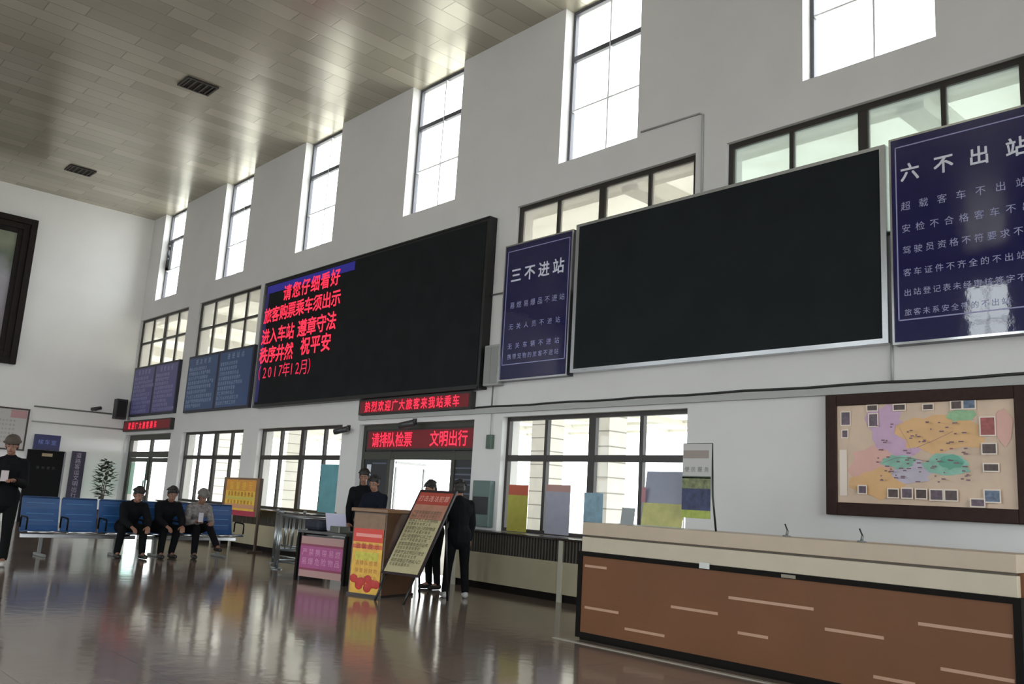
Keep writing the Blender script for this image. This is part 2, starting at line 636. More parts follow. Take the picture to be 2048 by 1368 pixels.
# far door
d1 = bpy.data.objects.new('door_1', None)
COL.objects.link(d1)
d1.location = (-24.16, YB + 0.12, 0)
d1['kind'] = 'structure'
b = MB()
for x in (-1.61, -0.05, 1.53):
    b.box(x, x + 0.10, 0, 0.08, 0, 2.47, DFRAME)
b.box(-1.51, 1.53, 0.002, 0.078, 2.33, 2.47, DFRAME)
b.box(-1.51, 1.53, 0.002, 0.078, 1.86, 2.02, DFRAME)
b.build('door_frame', d1)
for a, e in ((-1.5, -0.06), (0.06, 1.52)):
    b = MB()
    b.box(a, a + 0.09, 0.01, 0.06, 0.02, 1.85, DFRAME)
    b.box(e - 0.09, e, 0.01, 0.06, 0.02, 1.85, DFRAME)
    b.box(a + 0.09, e - 0.09, 0.012, 0.058, 0.02, 0.14, DFRAME)
    b.box(a + 0.09, e - 0.09, 0.012, 0.058, 1.74, 1.85, DFRAME)
    leaf = b.build('door_leaf', d1)
    MB().quad((a + 0.09, 0.035, 0.14), (e - 0.09, 0.035, 0.14), (e - 0.09, 0.035, 1.74), (a + 0.09, 0.035, 1.74), GLASS).build('door_pane', leaf)
    MB().box(e - 0.07 if a < 0 else a + 0.03, e - 0.04 if a < 0 else a + 0.06, -0.04, -0.015, 0.85, 1.25, CHROME).build('door_handle', leaf)
tag(MB().quad((-25.56, YB + 0.15, 0.85), (-24.32, YB + 0.15, 0.85), (-24.32, YB + 0.15, 1.72), (-25.56, YB + 0.15, 1.72), glass_mat('mint tinted film', (0.42, 0.66, 0.55))).build('door_film'),
    'mint green film sheet on left glass leaf of the far door', 'door film')
# near door (open leaves)
d2 = bpy.data.objects.new('door_2', None)
COL.objects.link(d2)
d2.location = (-12.12, YB + 0.10, 0)
d2['kind'] = 'structure'
b = MB()
for x in (-1.63, -0.80, 0.98, 1.53):
    b.box(x, x + 0.09, 0, 0.09, 0, 2.45, DFRAME)
b.box(-1.54, 1.53, 0.002, 0.088, 2.36, 2.45, DFRAME)
b.box(-1.54, 1.53, 0.002, 0.088, 1.84, 1.98, DFRAME)
b.box(-1.54, 1.53, 0.03, 0.06, 1.98, 2.36, mat('dark smoked header panel', '2e2f2d', 0.35))
b.build('door_frame', d2)
SIDE = mat('dark slate side panel', '22262d', 0.4)
for a, e in ((-1.54, -0.80), (1.07, 1.53)):
    MB().box(a, e, 0.02, 0.06, 0.0, 1.84, SIDE).build('side_panel', d2)
b = MB()
for z in (1.70, 1.60, 1.52, 1.44, 1.3):
    b.box(1.09, 1.50, 0.012, 0.018, z, z + 0.022, mat('grey blue print', '5e6272', 0.5))
b.box(-1.45, -1.32, 0.012, 0.018, 1.55, 1.75, WHITE)
b.box(-1.28, -0.85, 0.012, 0.018, 1.76, 1.785, mat('grey blue print', '5e6272', 0.5))
b.build('side_notice', d2)
# opened glass leaves, swung outward
LEAF = mat('white door leaf frame', 'e2e4e4', 0.4)
for x, s in ((-0.68, -1), (0.95, 1)):
    b = MB()
    b.box(x - 0.02, x + 0.02, 0.1, 0.75, 0.02, 0.08, LEAF)
    b.box(x - 0.02, x + 0.02, 0.1, 0.75, 1.77, 1.82, LEAF)
    b.box(x - 0.02, x + 0.02, 0.1, 0.14, 0.12, 1.72, LEAF)
    b.box(x - 0.02, x + 0.02, 0.71, 0.75, 0.12, 1.72, LEAF)
    leaf = b.build('door_leaf', d2)
    MB().quad((x, 0.14, 0.08), (x, 0.71, 0.08), (x, 0.71, 1.77), (x, 0.14, 1.77), GLASS).build('door_pane', leaf)

# ------------------------------------------------------------------ wall displays and signs
def wall_root(name, label, cat, x, z, y=YB, group=None):
    return thing(name, label, cat, (x, y, z), 0, group)


# big LED message screen
r = wall_root('led_screen', 'huge black LED screen with red lettering at its left, over the near doorway', 'led screen', -14.055, 2.935)
MB().box(-3.775, 3.775, -0.15, 0, 0, 2.74, BLACK).build('cabinet', r)
MB().box(-3.70, 3.72, -0.156, -0.15, 0.05, 2.69, LEDBLACK).build('display_face', r)
b = MB()
b.box(-3.80, -3.75, -0.17, 0, -0.02, 2.76, ALU)
b.box(-3.75, 3.78, -0.165, 0, -0.02, 0.012, BLACK)
b.box(3.75, 3.80, -0.165, 0, -0.02, 2.76, BLACK)
b.box(-3.75, 3.78, -0.165, 0, 2.73, 2.76, BLACK)
b.build('frame', r)
BLUE_LED = emit('blue led glow', '1c1a70', 0.55)
b = MB()
b.box(-3.66, -0.12, -0.160, -0.157, 2.50, 2.67, BLUE_LED)
b.box(-3.69, -3.55, -0.160, -0.157, 0.1, 2.5, emit('deep blue led glow', '15124a', 0.45))
tag(b.build('led_strip', r), 'blue glowing LED band along the top left')
b = MB()
rows = [(2.40, 2.60, '请您仔细看好随'), (1.94, 2.24, '旅客购票乘车须出示证'), (1.42, 1.66, '进入车站，遵章守法'), (1.01, 1.25, '秩序井然。祝平安'), (0.62, 0.86, '（2017年12月）')]
LX = -3.70
put(b, '请您仔细看好', LX + 0.98, 2.41, 0.385, 0.36, -0.162, RED_LED, 0.008, bold=0.015)
put(b, '旅客购票乘车须出示', LX + 0.20, 1.99, 0.35, 0.36, -0.162, RED_LED, 0.004, bold=0.015)
put(b, '进入车站', LX + 0.20, 1.52, 0.36, 0.37, -0.162, RED_LED, 0.006, bold=0.015)
put(b, '遵章守法', LX + 1.78, 1.55, 0.375, 0.39, -0.162, RED_LED, 0.006, bold=0.015)
put(b, '秩序井然', LX + 0.20, 1.11, 0.37, 0.38, -0.162, RED_LED, bold=0.015)
put(b, '祝平安', LX + 1.98, 1.16, 0.40, 0.39, -0.162, RED_LED, bold=0.015)
put(b, '（2017年12月）', LX + 0.10, 0.73, 0.235, 0.34, -0.162, RED_LED2)
b.build('lettering', r)


def scroll_led(name, label, x0, x1, z0, z1, text, size, lx, dx, proud=0.10, y=YB, m=RED_LED, gap=None):
    r = wall_root(name, label, 'led sign', (x0 + x1) / 2, z0, y, 'red scrolling LED signs')
    w, h = (x1 - x0) / 2, z1 - z0
    MB().box(-w, w, -proud, 0, 0, h, mat('dark LED housing', '2a2726', 0.5)).build('housing', r)
    MB().box(-w + 0.05, w - 0.05, -proud - 0.004, -proud, 0.035, h - 0.035, emit('dark red led field', '5a0a14', 0.35)).build('display_face', r)
    b = MB()
    put(b, text, -w + lx, h / 2, dx, size, -proud - 0.008, m, sx=0.92, bold=0.012)
    b.build('lettering', r)
    return r


scroll_led('led_sign', 'long thin red LED sign hung under the huge black screen', -13.68, -10.50, 2.62, 2.90, '热烈欢迎广大旅客来我站乘车', 0.2, 0.30, 0.21)
scroll_led('led_sign', 'red LED sign inside the near doorway, above the open doors', -13.56, -10.46, 1.99, 2.37, '请排队检票  文明出行', 0.27, 0.30, 0.245, 0.06, YB + 0.11)
scroll_led('led_sign', 'small red LED sign over the far glass door, below the purple board', -25.80, -22.40, 2.56, 2.86, '欢迎广大旅客乘车', 0.21, 0.5, 0.27)


def rule_sign(label, x0, x1, z0, z1, title, ts, tz, tx0, tdx, rows):
    r = wall_root('rule_sign', label, 'sign', (x0 + x1) / 2, z0, YB, 'blue station rule signs')
    w, h = (x1 - x0) / 2, z1 - z0
    MB().box(-w, w, -0.12, 0, 0, h, mat('sign box side', '4a4a55', 0.3, 0.6)).build('box', r)
    gl = mat('glossy navy sign face', '14144c', 0.035, spec=0.85, bump=0.04, nscale=9)
    MB().quad((-w + 0.02, -0.124, 0.02), (w - 0.02, -0.124, 0.02), (w - 0.02, -0.124, h - 0.02), (-w + 0.02, -0.124, h - 0.02), gl).build('sign_face', r)
    b = MB()
    e = 0.022
    for a, c, d, f in ((-w, -w + e, 0, h), (w - e, w, 0, h), (-w + e, w - e, 0, e), (-w + e, w - e, h - e, h)):
        b.box(a, c, -0.135, -0.12, d, f, CHROME)
    b.build('frame', r)
    b = MB()
    LN = mat('pale lilac line', '9c9cc4', 0.4)
    for a, c, d, f in ((-w + 0.06, -w + 0.072, 0.24, h - 0.10), (w - 0.072, w - 0.06, 0.24, h - 0.10), (-w + 0.06, w - 0.06, 0.24, 0.252), (-w + 0.06, w - 0.06, h - 0.112, h - 0.10)):
        b.box(a, c, -0.127, -0.1245, d, f, LN)
    b.build('border_line', r)
    b = MB()
    put(b, title, tx0, tz, tdx, ts, -0.127, mat('white sign lettering', 'dfe1ee', 0.4), bold=0.018)
    tag(b.build('heading', r), 'large white heading')
    b = MB()
    SM = mat('pale sign lettering', 'a4a6cc', 0.4)
    for t, z, s, a, dx in rows:
        put(b, t, a, z, dx, s, -0.127, SM)
    b.build('lettering', r)
    return r


# local x of pixel columns measured on the photo, z relative to the sign's foot
rule_sign('large navy rule sign at the right edge, right of the wide blank black board', -3.86, -2.44, 3.0, 5.20, '六不出站', 0.20, 1.80, -0.50, 0.335,
          [('超载客车不出站', 1.44, 0.10, -0.55, 0.18), ('安检不合格客车不出', 1.20, 0.095, -0.55, 0.14), ('驾驶员资格不符要求不出', 0.97, 0.09, -0.55, 0.115),
           ('客车证件不齐全的不出站', 0.735, 0.085, -0.55, 0.105), ('出站登记表未经审核签字不', 0.525, 0.08, -0.55, 0.095), ('旅客未系安全带的不出站', 0.32, 0.075, -0.55, 0.09)])
rule_sign('narrow navy rule sign between the huge black screen and the blank black board', -9.86, -8.42, 3.0, 5.12, '三不进站', 0.24, 1.62, -0.45, 0.30,
          [('易燃易爆品不进站', 1.15, 0.11, -0.50, 0.15), ('无关人员不进站', 0.82, 0.10, -0.50, 0.165), ('无关车辆不进站', 0.52, 0.10, -0.50, 0.165), ('携带宠物的旅客不进站', 0.36, 0.09, -0.50, 0.11)])

# blank black board
r = wall_root('display_board', 'wide blank black board in a silver frame between two navy signs', 'board', -6.135, 3.04)
MB().box(-2.2, 2.2, -0.11, 0, 0.0, 2.12, BLACK).build('backing', r)
MB().box(-2.17, 2.17, -0.116, -0.11, 0.04, 2.09, mat('black board face', '212527', 0.8, noise=0.12, nscale=2, spec=0.15)).build('panel', r)
b = MB()
b.box(-2.23, -2.17, -0.13, 0, -0.01, 2.13, ALU)
b.box(2.17, 2.23, -0.13, 0, -0.01, 2.13, ALU)
b.box(-2.17, 2.17, -0.13, 0, -0.01, 0.04, ALU)
b.box(-2.17, 2.17, -0.13, 0, 2.09, 2.13, ALU)
b.build('frame', r)


def route_board(label, x0, x1, z0, z1, base, ink, npan, seed):
    r = wall_root('timetable_board', label, 'notice board', (x0 + x1) / 2, z0, YB, 'blue timetable boards')
    rnd = random.Random(seed)
    w, h = (x1 - x0) / 2, z1 - z0
    MB().box(-w, w, -0.08, 0, 0, h, mat('dark board frame', '2a2a3a', 0.5)).build('frame', r)
    pw = 2 * w / npan
    src = [c for c in '班次时刻表途经站点里程票价发车时间严禁携带易燃易爆危险物品听从工作人员安排保管好自己的财物禁止吸烟']
    for k in range(npan):
        a = -w + k * pw + 0.06
        e = a + pw - 0.12
        p = MB().box(a, e, -0.085, -0.08, 0.06, h - 0.06, base).build('panel', r)
        b = MB()
        put(b, '班次时刻' if k == 0 else '途经站点', (a + e) / 2 - 0.36, h - 0.17, 0.24, 0.15, -0.087, ink)
        z = h - 0.34
        while z > 0.12:
            n = rnd.randint(8, 13)
            put(b, [rnd.choice(src) for _ in range(n)], a + 0.10, z, 0.115, 0.10, -0.087, ink)
            z -= 0.115
        b.build('lettering', p)
    return r


route_board('purple timetable board with dark frame high above the far glass door', -25.55, -22.38, 2.98, 4.37, mat('purple blue panel', '55538c', 0.4), mat('lilac ink', 'aaa6d2', 0.5), 2, 3)
route_board('steel blue timetable board of two panels beside the huge black screen', -21.76, -18.2, 2.95, 4.37, mat('steel blue panel', '365280', 0.4), mat('pale blue ink', 'a3b8d8', 0.5), 2, 4)

# framed route map
def map_sheet(r):
    b = MB()
    y = [-0.052]
    def flat(pts, m):
        y[0] -= 0.0006
        b.add([(p[0], y[0], p[1]) for p in pts], [tuple(range(len(pts)))], m)
    def blob(cx, cz, rx, rz, m, n=18, jit=0.25, seed=1):
        rn = random.Random(seed)
        flat([(cx + rx * math.cos(2 * math.pi * i / n) * (1 + rn.uniform(-jit, jit)), cz + rz * math.sin(2 * math.pi * i / n) * (1 + rn.uniform(-jit, jit))) for i in range(n)], m)
    def rect(x, z, w, h, m):
        flat([(x, z), (x + w, z), (x + w, z + h), (x, z + h)], m)
    W, H = 1.71, 1.0
    P = lambda u, v: (u * W - W / 2, H - v * H)
    base = mat('map paper peach', 'd2b79f', 0.4, noise=0.10, nscale=3)
    flat([(-W / 2, 0), (W / 2, 0), (W / 2, H), (-W / 2, H)], base)
    purple = mat('map lilac', 'c6a2be', 0.4, noise=0.06, nscale=9)
    orange = mat('map orange', 'dcae78', 0.4, noise=0.06, nscale=6)
    teal = mat('map teal', '86b8a4', 0.4, noise=0.15, nscale=12)
    dteal = mat('map deep teal', '5fa48e', 0.4, noise=0.1, nscale=12)
    green = mat('map green', '8fb88c', 0.4, noise=0.15, nscale=14)
    pinkm = mat('map pink', 'd8a79b', 0.4, noise=0.05, nscale=5)
    pale = mat('map pale', 'e6d6c8', 0.4)
    blue = mat('map pale blue', 'bdb4c4', 0.4, noise=0.05, nscale=5)
    x, z = P(0.30, 0.22); blob(x, z, 0.19, 0.22, purple, seed=2)
    x, z = P(0.38, 0.42); blob(x, z, 0.24, 0.10, purple, seed=3)
    x, z = P(0.62, 0.30); blob(x, z, 0.40, 0.20, orange, seed=4)
    x, z = P(0.20, 0.62); blob(x, z, 0.22, 0.20, pinkm, seed=5)
    x, z = P(0.24, 0.80); blob(x, z, 0.25, 0.14, orange, seed=15)
    x, z = P(0.45, 0.68); blob(x, z, 0.18, 0.12, blue, seed=6)
    x, z = P(0.38, 0.58); blob(x, z, 0.17, 0.07, teal, seed=7)
    x, z = P(0.64, 0.60); blob(x, z, 0.24, 0.10, teal, seed=8)
    x, z = P(0.67, 0.58); blob(x, z, 0.12, 0.07, dteal, seed=9)
    x, z = P(0.73, 0.14); blob(x, z, 0.13, 0.06, green, seed=10)
    x, z = P(0.94, 0.26); blob(x, z, 0.08, 0.16, pinkm, seed=11)
    rect(*P(0.015, 0.93), 0.08, 0.47, pale)
    ph = [mat('map photo brown', '4a3634', 0.4, noise=0.4, nscale=25), mat('map photo violet', '5d4a58', 0.4, noise=0.4, nscale=25), mat('map photo blue', '5a6a82', 0.4, noise=0.5, nscale=25), mat('map photo red', '9a4a48', 0.4, noise=0.3, nscale=25)]
    for u, v, w, h, k in ((0.03, 0.20, .09, .13, 1), (0.035, 0.33, .055, .07, 1), (0.195, 0.06, .10, .05, 0), (0.205, 0.22, .085, .12, 1), (0.355, 0.065, .11, .05, 0), (0.525, 0.07, .09, .045, 0),
                          (0.68, 0.075, .09, .07, 0), (0.745, 0.075, .10, .08, 2), (0.83, 0.33, .12, .16, 3), (0.835, 0.50, .115, .085, 0), (0.84, 0.66, .12, .06, 0),
                          (0.315, 0.93, .095, .075, 0), (0.395, 0.93, .095, .085, 1), (0.475, 0.93, .095, .08, 0), (0.555, 0.94, .11, .09, 1), (0.635, 0.94, .105, .09, 0), (0.84, 0.94, .125, .10, 2), (0.77, 0.985, .11, .06, 1), (0.14, 0.90, .075, .07, 1)):
        xx, zz = P(u, v)
        rect(xx - 0.012, zz - 0.012, w + 0.024, h + 0.024, pale)
        rect(xx, zz, w, h, ph[k])
    ink = mat('map ink', '7c5a68', 0.5)
    rn = random.Random(5)
    for i in range(80):
        u, v = rn.uniform(0.25, 0.76), rn.uniform(0.2, 0.78)
        xx, zz = P(u, v)
        rect(xx, zz, rn.uniform(0.015, 0.05), 0.012, ink)
    for pts in ([(.3, .6), (.38, .55), (.45, .55), (.55, .58)], [(.40, .25), (.45, .4), (.47, .5)], [(.5, .45), (.6, .38), (.7, .3)]):
        for (a, c), (d, e) in zip(pts, pts[1:]):
            p0, p1 = P(a, c), P(d, e)
            flat([(p0[0], p0[1]), (p1[0], p1[1]), (p1[0], p1[1] + 0.004), (p0[0], p0[1] + 0.004)], ink)
    return b.build('map_sheet', r)


r = wall_root('framed_map', 'coloured route map in a thick dark brown frame above the counter', 'framed map', -3.645, 1.285)
WOODD = mat('dark brown wood frame', '33201b', 0.6, noise=0.15, nscale=20, spec=0.25)
b = MB()
for a, c, d, e in ((-0.975, -0.855, 0, 1.25), (0.855, 0.975, 0, 1.25), (-0.855, 0.855, 0, 0.13), (-0.855, 0.855, 1.13, 1.25)):
    b.bevbox(a, c, -0.08, 0, d, e, WOODD, 0.008)
b.build('frame', r)
ms = map_sheet(r)
ms.location = (0, 0, 0.13)

# ------------------------------------------------------------------ small fittings on the window wall
r = wall_root('cable_trunking', 'long pale cable trunking box running along the wall above the lower windows', 'trunking', -2.85, 2.54)
MB().box(-10.9, 10.8, -0.05, -0.001, 0.0, 0.075, GREY).build('channel', r)
MB().tube([(-7.6 + 0.4 * i, -0.03, 0.10 + 0.006 * math.sin(i * 1.7)) for i in range(46)], 0.014, mat('dark cable', '2c2b2c', 0.6), 6).build('cable', r)
tag(MB().tube([(-6.305, YB - 0.015, 5.18), (-6.31, YB - 0.015, 6.28), (-6.36, YB - 0.015, 6.31), (-7.33, YB - 0.015, 6.33)], 0.014, GREY, 8).build('conduit_pipe'),
    'thin grey conduit bent round above the blank black board', 'conduit')
tag(MB().tube([(-3.925, YB - 0.015, 2.66), (-3.925, YB - 0.015, 3.03)], 0.014, GREY, 8).build('conduit_pipe'),
    'short upright conduit below the gap between blank board and right rule sign', 'conduit')
tag(MB().tube([(-10.26, YB - 0.03, 4.42), (-9.87, YB - 0.03, 4.42)], 0.012, GREYMETAL, 8).build('conduit_pipe'),
    'short level conduit joining the huge black screen and the narrow rule sign', 'conduit')
r = wall_root('distribution_box', 'tall pale grey electrical box at the right foot of the huge black screen', 'electrical box', -10.03, 2.95)
MB().bevbox(-0.17, 0.17, -0.14, 0, 0, 0.63, mat('pale grey cabinet', '9b9b99', 0.45), 0.01).build('body', r)
b = MB()
b.box(-0.15, -0.01, -0.147, -0.14, 0.03, 0.60, mat('grey cabinet door', '8b8b8a', 0.45))
b.box(0.01, 0.15, -0.147, -0.14, 0.03, 0.60, mat('grey cabinet door', '8b8b8a', 0.45))
b.build('door', r)
MB().tube([(0, -0.07, -0.30), (0, -0.07, 0.0)], 0.012, GREYMETAL, 8).build('pipe', r)
r = wall_root('wall_cabinet', 'grey green glass-fronted box on the pier right of the near doorway', 'wall cabinet', -10.12, 0.84)
MB().bevbox(-0.2, 0.2, -0.10, 0, 0, 0.68, mat('grey green cabinet', '5b6f6c', 0.4), 0.008).build('body', r)
MB().box(-0.17, 0.17, -0.106, -0.10, 0.18, 0.44, mat('dark cabinet glass', '20262b', 0.15)).build('window', r)
r = wall_root('emergency_light', 'small green box hanging by a wire beside the near doorway', 'emergency light', -10.06, 2.0)
MB().bevbox(-0.06, 0.06, -0.07, -0.0, 0, 0.21, mat('dull green box', '4c5f52', 0.4), 0.008).build('body', r)
MB().tube([(0, -0.035, 0.2), (-0.01, -0.03, 0.535)], 0.008, GREY, 6).build('wire', r)


def camera(label, x, z, y=YB):
    r = wall_root('security_camera', label, 'camera', x, z, y, 'wall cameras')
    MB().box(-0.04, 0.04, -0.03, 0, -0.04, 0.06, BLACK).build('bracket', r)
    b = MB()
    b.tube([(0.0, -0.02, 0.0), (0.02, -0.14, -0.03)], 0.02, BLACK, 8)
    b.tube([(0.10, -0.10, -0.02), (-0.14, -0.22, -0.08)], 0.055, mat('dark camera body', '3a3a3c', 0.4), 12)
    b.build('body', r)
    return r


camera('dark wall camera above the right end of the window beside the doorway', -14.1, 2.40, YB)
camera('dark wall camera over the middle of the near doorway', -12.05, 2.46, YB)
r = wall_root('window_fan', 'dark exhaust fan in the upper window nearest the far corner', 'fan', -25.02, 7.22, YB + 0.17)
b = MB()
for a, c, d, e in ((-0.30, -0.24, 0, 0.82), (0.24, 0.30, 0, 0.82), (-0.24, 0.24, 0, 0.06), (-0.24, 0.24, 0.76, 0.82), (-0.24, 0.24, 0.0, 0.30)):
    b.box(a, c, 0, 0.06, d, e, mat('dark fan housing', '2c2c2e', 0.5))
b.build('housing', r)
b = MB()
for k in range(4):
    t = R(45 + 90 * k)
    M = Matrix.Translation((0, 0.03, 0.53)) @ Matrix.Rotation(t, 4, 'Y') @ Matrix.Rotation(R(25), 4, 'Z')
    b.bevbox(-0.04, 0.04, -0.004, 0.004, 0.03, 0.21, mat('dark fan housing', '2c2c2e', 0.5), 0.002, M)
b.build('blade', r)

# ------------------------------------------------------------------ radiator covers
def radiator(label, x0, x1, posts):
    r = thing('radiator_cover', label, 'radiator cover', ((x0 + x1) / 2, 8.38, 0), 0, 'radiator covers')
    w = (x1 - x0) / 2
    RC = mat('cream radiator panel', 'a59c83', 0.45, noise=0.04, nscale=4)
    MB().bevbox(-w - 0.02, w + 0.02, -0.03, 0.41, 0.77, 0.80, mat('dark stone sill', '2c2422', 0.25), 0.005).build('sill', r)
    MB().box(-w, w, 0.0, 0.03, 0.10, 0.50, RC).build('front_panel', r)
    MB().box(-w, w, 0.05, 0.38, 0.0, 0.12, mat('radiator underside shade', '1b1614', 0.7, spec=0.1)).build('plinth', r)  # near-black box standing in for the shadow under the front panel
    b = MB()
    n = int(2 * w / 0.055)
    GR = mat('dark radiator slat', '4b4741', 0.5)
    for i in range(n):
        x = -w + 0.03 + i * (2 * w - 0.06) / (n - 1)
        b.box(x - 0.011, x + 0.011, 0.0, 0.03, 0.50, 0.77, GR)
    b.box(-w, w, 0.03, 0.035, 0.50, 0.77, mat('dark grille backing', '1e1c1b', 0.7))
    b.build('grille', r)
    b = MB()
    b.box(-w, -w + 0.03, 0.03, 0.40, 0.10, 0.77, RC)
    b.box(w - 0.03, w, 0.03, 0.40, 0.10, 0.77, RC)
    b.build('end_panel', r)
    for x in posts:
        MB().box(x - 0.035, x + 0.035, -0.015, 0.02, 0.0, 0.77, mat('white post', 'b3ae9f', 0.45)).build('post', r)
    return r


radiator('cream radiator cover with dark grille between the near doorway and the counter', -10.3, -6.4, (-1.9, 0.26, 1.9))
radiator('cream radiator cover behind the crowd rails and yellow notice stand', -17.72, -14.35, (-1.6, 1.6))
radiator('cream radiator cover behind the seated people', -21.82, -18.45, (-1.6, 1.6))

# ------------------------------------------------------------------ notices on the windows
def window_notice(label, x0, x1, z0, z1, bands, cat='poster'):
    r = wall_root('window_notice', label, cat, (x0 + x1) / 2, z0, YB + 0.098, 'paper notices on the glass')
    w, h = (x1 - x0) / 2, z1 - z0
    y = -0.002
    for nm, a, c, m in bands:
        MB().box(-w, w, -0.004, 0.0, a * h, c * h, m).build(nm, r)
    return r


window_notice('yellow paper notice with orange red heading on the window right of the doorway', -9.72, -9.30, 0.81, 1.48,
              [('sheet', 0, 0.78, mat('mustard yellow paper', 'a8a242', 0.6, noise=0.08, nscale=9)), ('heading', 0.78, 1, mat('orange red paper', 'b5563c', 0.6))])
window_notice('grey lilac paper notice with pink heading, right of the yellow notice', -8.93, -8.46, 0.82, 1.50,
              [('sheet', 0, 0.86, mat('grey lilac paper', '9f9fae', 0.6, noise=0.06, nscale=7)), ('heading', 0.86, 1, mat('dull pink paper', 'b38b84', 0.6))])
window_notice('pale blue notice with dark blue picture on the window just above the counter left end', -8.20, -7.86, 0.83, 1.41,
              [('sheet', 0.33, 1, mat('pale blue print', '86a5b5', 0.5, noise=0.2, nscale=9)), ('dark_print', 0, 0.33, mat('dark blue print', '3c4560', 0.5, noise=0.5, nscale=14))])
window_notice('teal blue banner hung in the window left of the near doorway', -15.12, -14.46, 0.83, 1.74,
              [('sheet', 0, 1, mat('teal banner', '63a0ab', 0.5, noise=0.15, nscale=4))])

# ------------------------------------------------------------------ service counter on the right
r = thing('service_counter', 'long brown service counter with black frame and cream upper bands at the right', 'counter', (-5.84, 6.3, 0))
BRN = mat('brown counter panel', '70492f', 0.5, noise=0.07, nscale=1.6, spec=0.25)
BLK = mat('black counter frame', '120f0d', 0.6, spec=0.12)
W = 3.82
MB().box(0.05, W - 0.05, 0.0, 0.05, 0.07, 0.76, BRN).build('front_panel', r)
b = MB()
b.box(0.0, 0.05, -0.012, 0.06, 0.02, 0.80, BLK)
b.box(W - 0.05, W, -0.012, 0.06, 0.02, 0.80, BLK)
b.box(0.05, W - 0.05, -0.012, 0.06, 0.02, 0.07, BLK)
b.box(0.05, W - 0.05, -0.012, 0.06, 0.76, 0.80, BLK)
b.build('frame', r)
DASH = mat('pale inlay strip', 'b08a72', 0.35)
for a, c, z in ((-5.76, -5.49, .67), (-5.74, -5.33, .295), (-5.25, -4.81, .17), (-4.75, -4.28, .42), (-4.18, -3.44, .56), (-4.09, -3.82, .30), (-3.35, -2.91, .43), (-2.67, -2.08, .56), (-2.99, -2.70, .16), (-2.53, -2.08, .29)):
    MB().box(a + 5.84, c + 5.84, -0.004, 0.001, z - 0.011, z + 0.011, DASH).build('inlay_strip', r)
MB().bevbox(0.03, W - 0.02, 0.0, 0.06, 0.80, 0.935, CREAM, 0.004).build('lower_band', r)
MB().box(0.05, W - 0.03, 0.015, 0.05, 0.935, 0.952, mat('dark reveal line', '4e4335', 0.5)).build('reveal', r)
MB().bevbox(0.03, W - 0.02, 0.0, 0.62, 0.952, 1.07, mat('warm cream counter top', 'b3a18c', 0.35, noise=0.04, nscale=5), 0.004).build('counter_top', r)
MB().box(0.0, 0.04, 0.06, 0.60, 0.02, 0.95, BRN).build('side_panel', r)
MB().box(W - 0.04, W, 0.06, 0.60, 0.02, 0.95, BRN).build('side_panel', r)
MB().box(0.03, W - 0.03, 0.02, 0.5, 0.0, 0.03, BLK).build('plinth', r)
tag(MB().box(-5.95, -1.9, 6.10, 6.155, 0.0, 0.006, mat('dull beige strip', '9a9488', 0.4)).build('floor_strip'), 'thin pale metal strip on the floor along the counter foot', 'floor strip')
PAPER = mat('white paper', 'cfcfcc', 0.6)
tag(MB().box(-4.46, -4.36, 6.283, 6.287, 0.765, 0.815, PAPER).build('paper_tag'), 'white paper tag stuck on the black counter edge', 'paper tag')
tag(MB().box(-3.70, -3.58, 6.283, 6.287, 0.765, 0.79, mat('grey tape', '8b8275', 0.6)).build('tape_piece'), 'grey tape piece stuck on the black counter edge', 'tape')


def pen_stand(label, x, y):
    r = thing('pen_stand', label, 'pen stand', (x, y, 1.07), 0, 'small pen stands on the counter')
    MB().tube([(0, 0, 0), (0, 0, 0.012)], [0.035, 0.03], GREYMETAL, 14).build('base', r)
    MB().tube([(0, 0, 0.01), (0.01, 0, 0.05)], [0.012, 0.01], GREYMETAL, 8).build('holder', r)
    MB().tube([(0.01, 0, 0.045), (-0.015, 0, 0.10)], 0.006, BLACK, 8).build('pen', r)


pen_stand('small pen stand on the counter top, the one nearer the banner', -3.78, 6.5)
pen_stand('small pen stand on the counter top below the framed map', -3.16, 6.5)

# cards and boards standing on the counter's left end
def counter_card(name, label, x0, x1, h, y, bands, tilt=8, base=True, cat='card'):
    r = thing(name, label, cat, ((x0 + x1) / 2, y, 1.07))
    w = (x1 - x0) / 2
    M = Matrix.Rotation(R(-tilt), 4, 'X')
    for nm, a, c, m, e in bands:
        MB().bevbox(-w, w, 0.0 - e, 0.008, a * h, c * h, m, 0.001, M).build(nm, r)
    if base:
        b = MB()
        b.box(-w, w, -0.02, 0.07, 0.0, 0.006, mat('clear grey plastic', '9aa2a6', 0.2))
        b.build('base', r)
    return r


counter_card('display_card', 'small grey standing card on the counter left of the tall grey yellow board', -5.62, -5.46, 0.16, 6.62,
             [('sheet', 0, 1, mat('grey card', '8d9294', 0.5), 0)])
r = counter_card('display_board', 'grey and yellow board standing on the counter beside the banner', -5.40, -4.93, 0.52, 6.66,
                 [('upper_print', 0.42, 1, mat('blue grey print', '8f93a4', 0.45, noise=0.05, nscale=5), 0), ('lower_print', 0, 0.42, mat('yellow green print', 'b3b070', 0.45, noise=0.15, nscale=9), 0)], cat='board')
MB().box(-0.235, -0.19, -0.0, 0.006, 0.22, 0.36, mat('dull rose print', 'a5707c', 0.5)).build('rose_print', r)
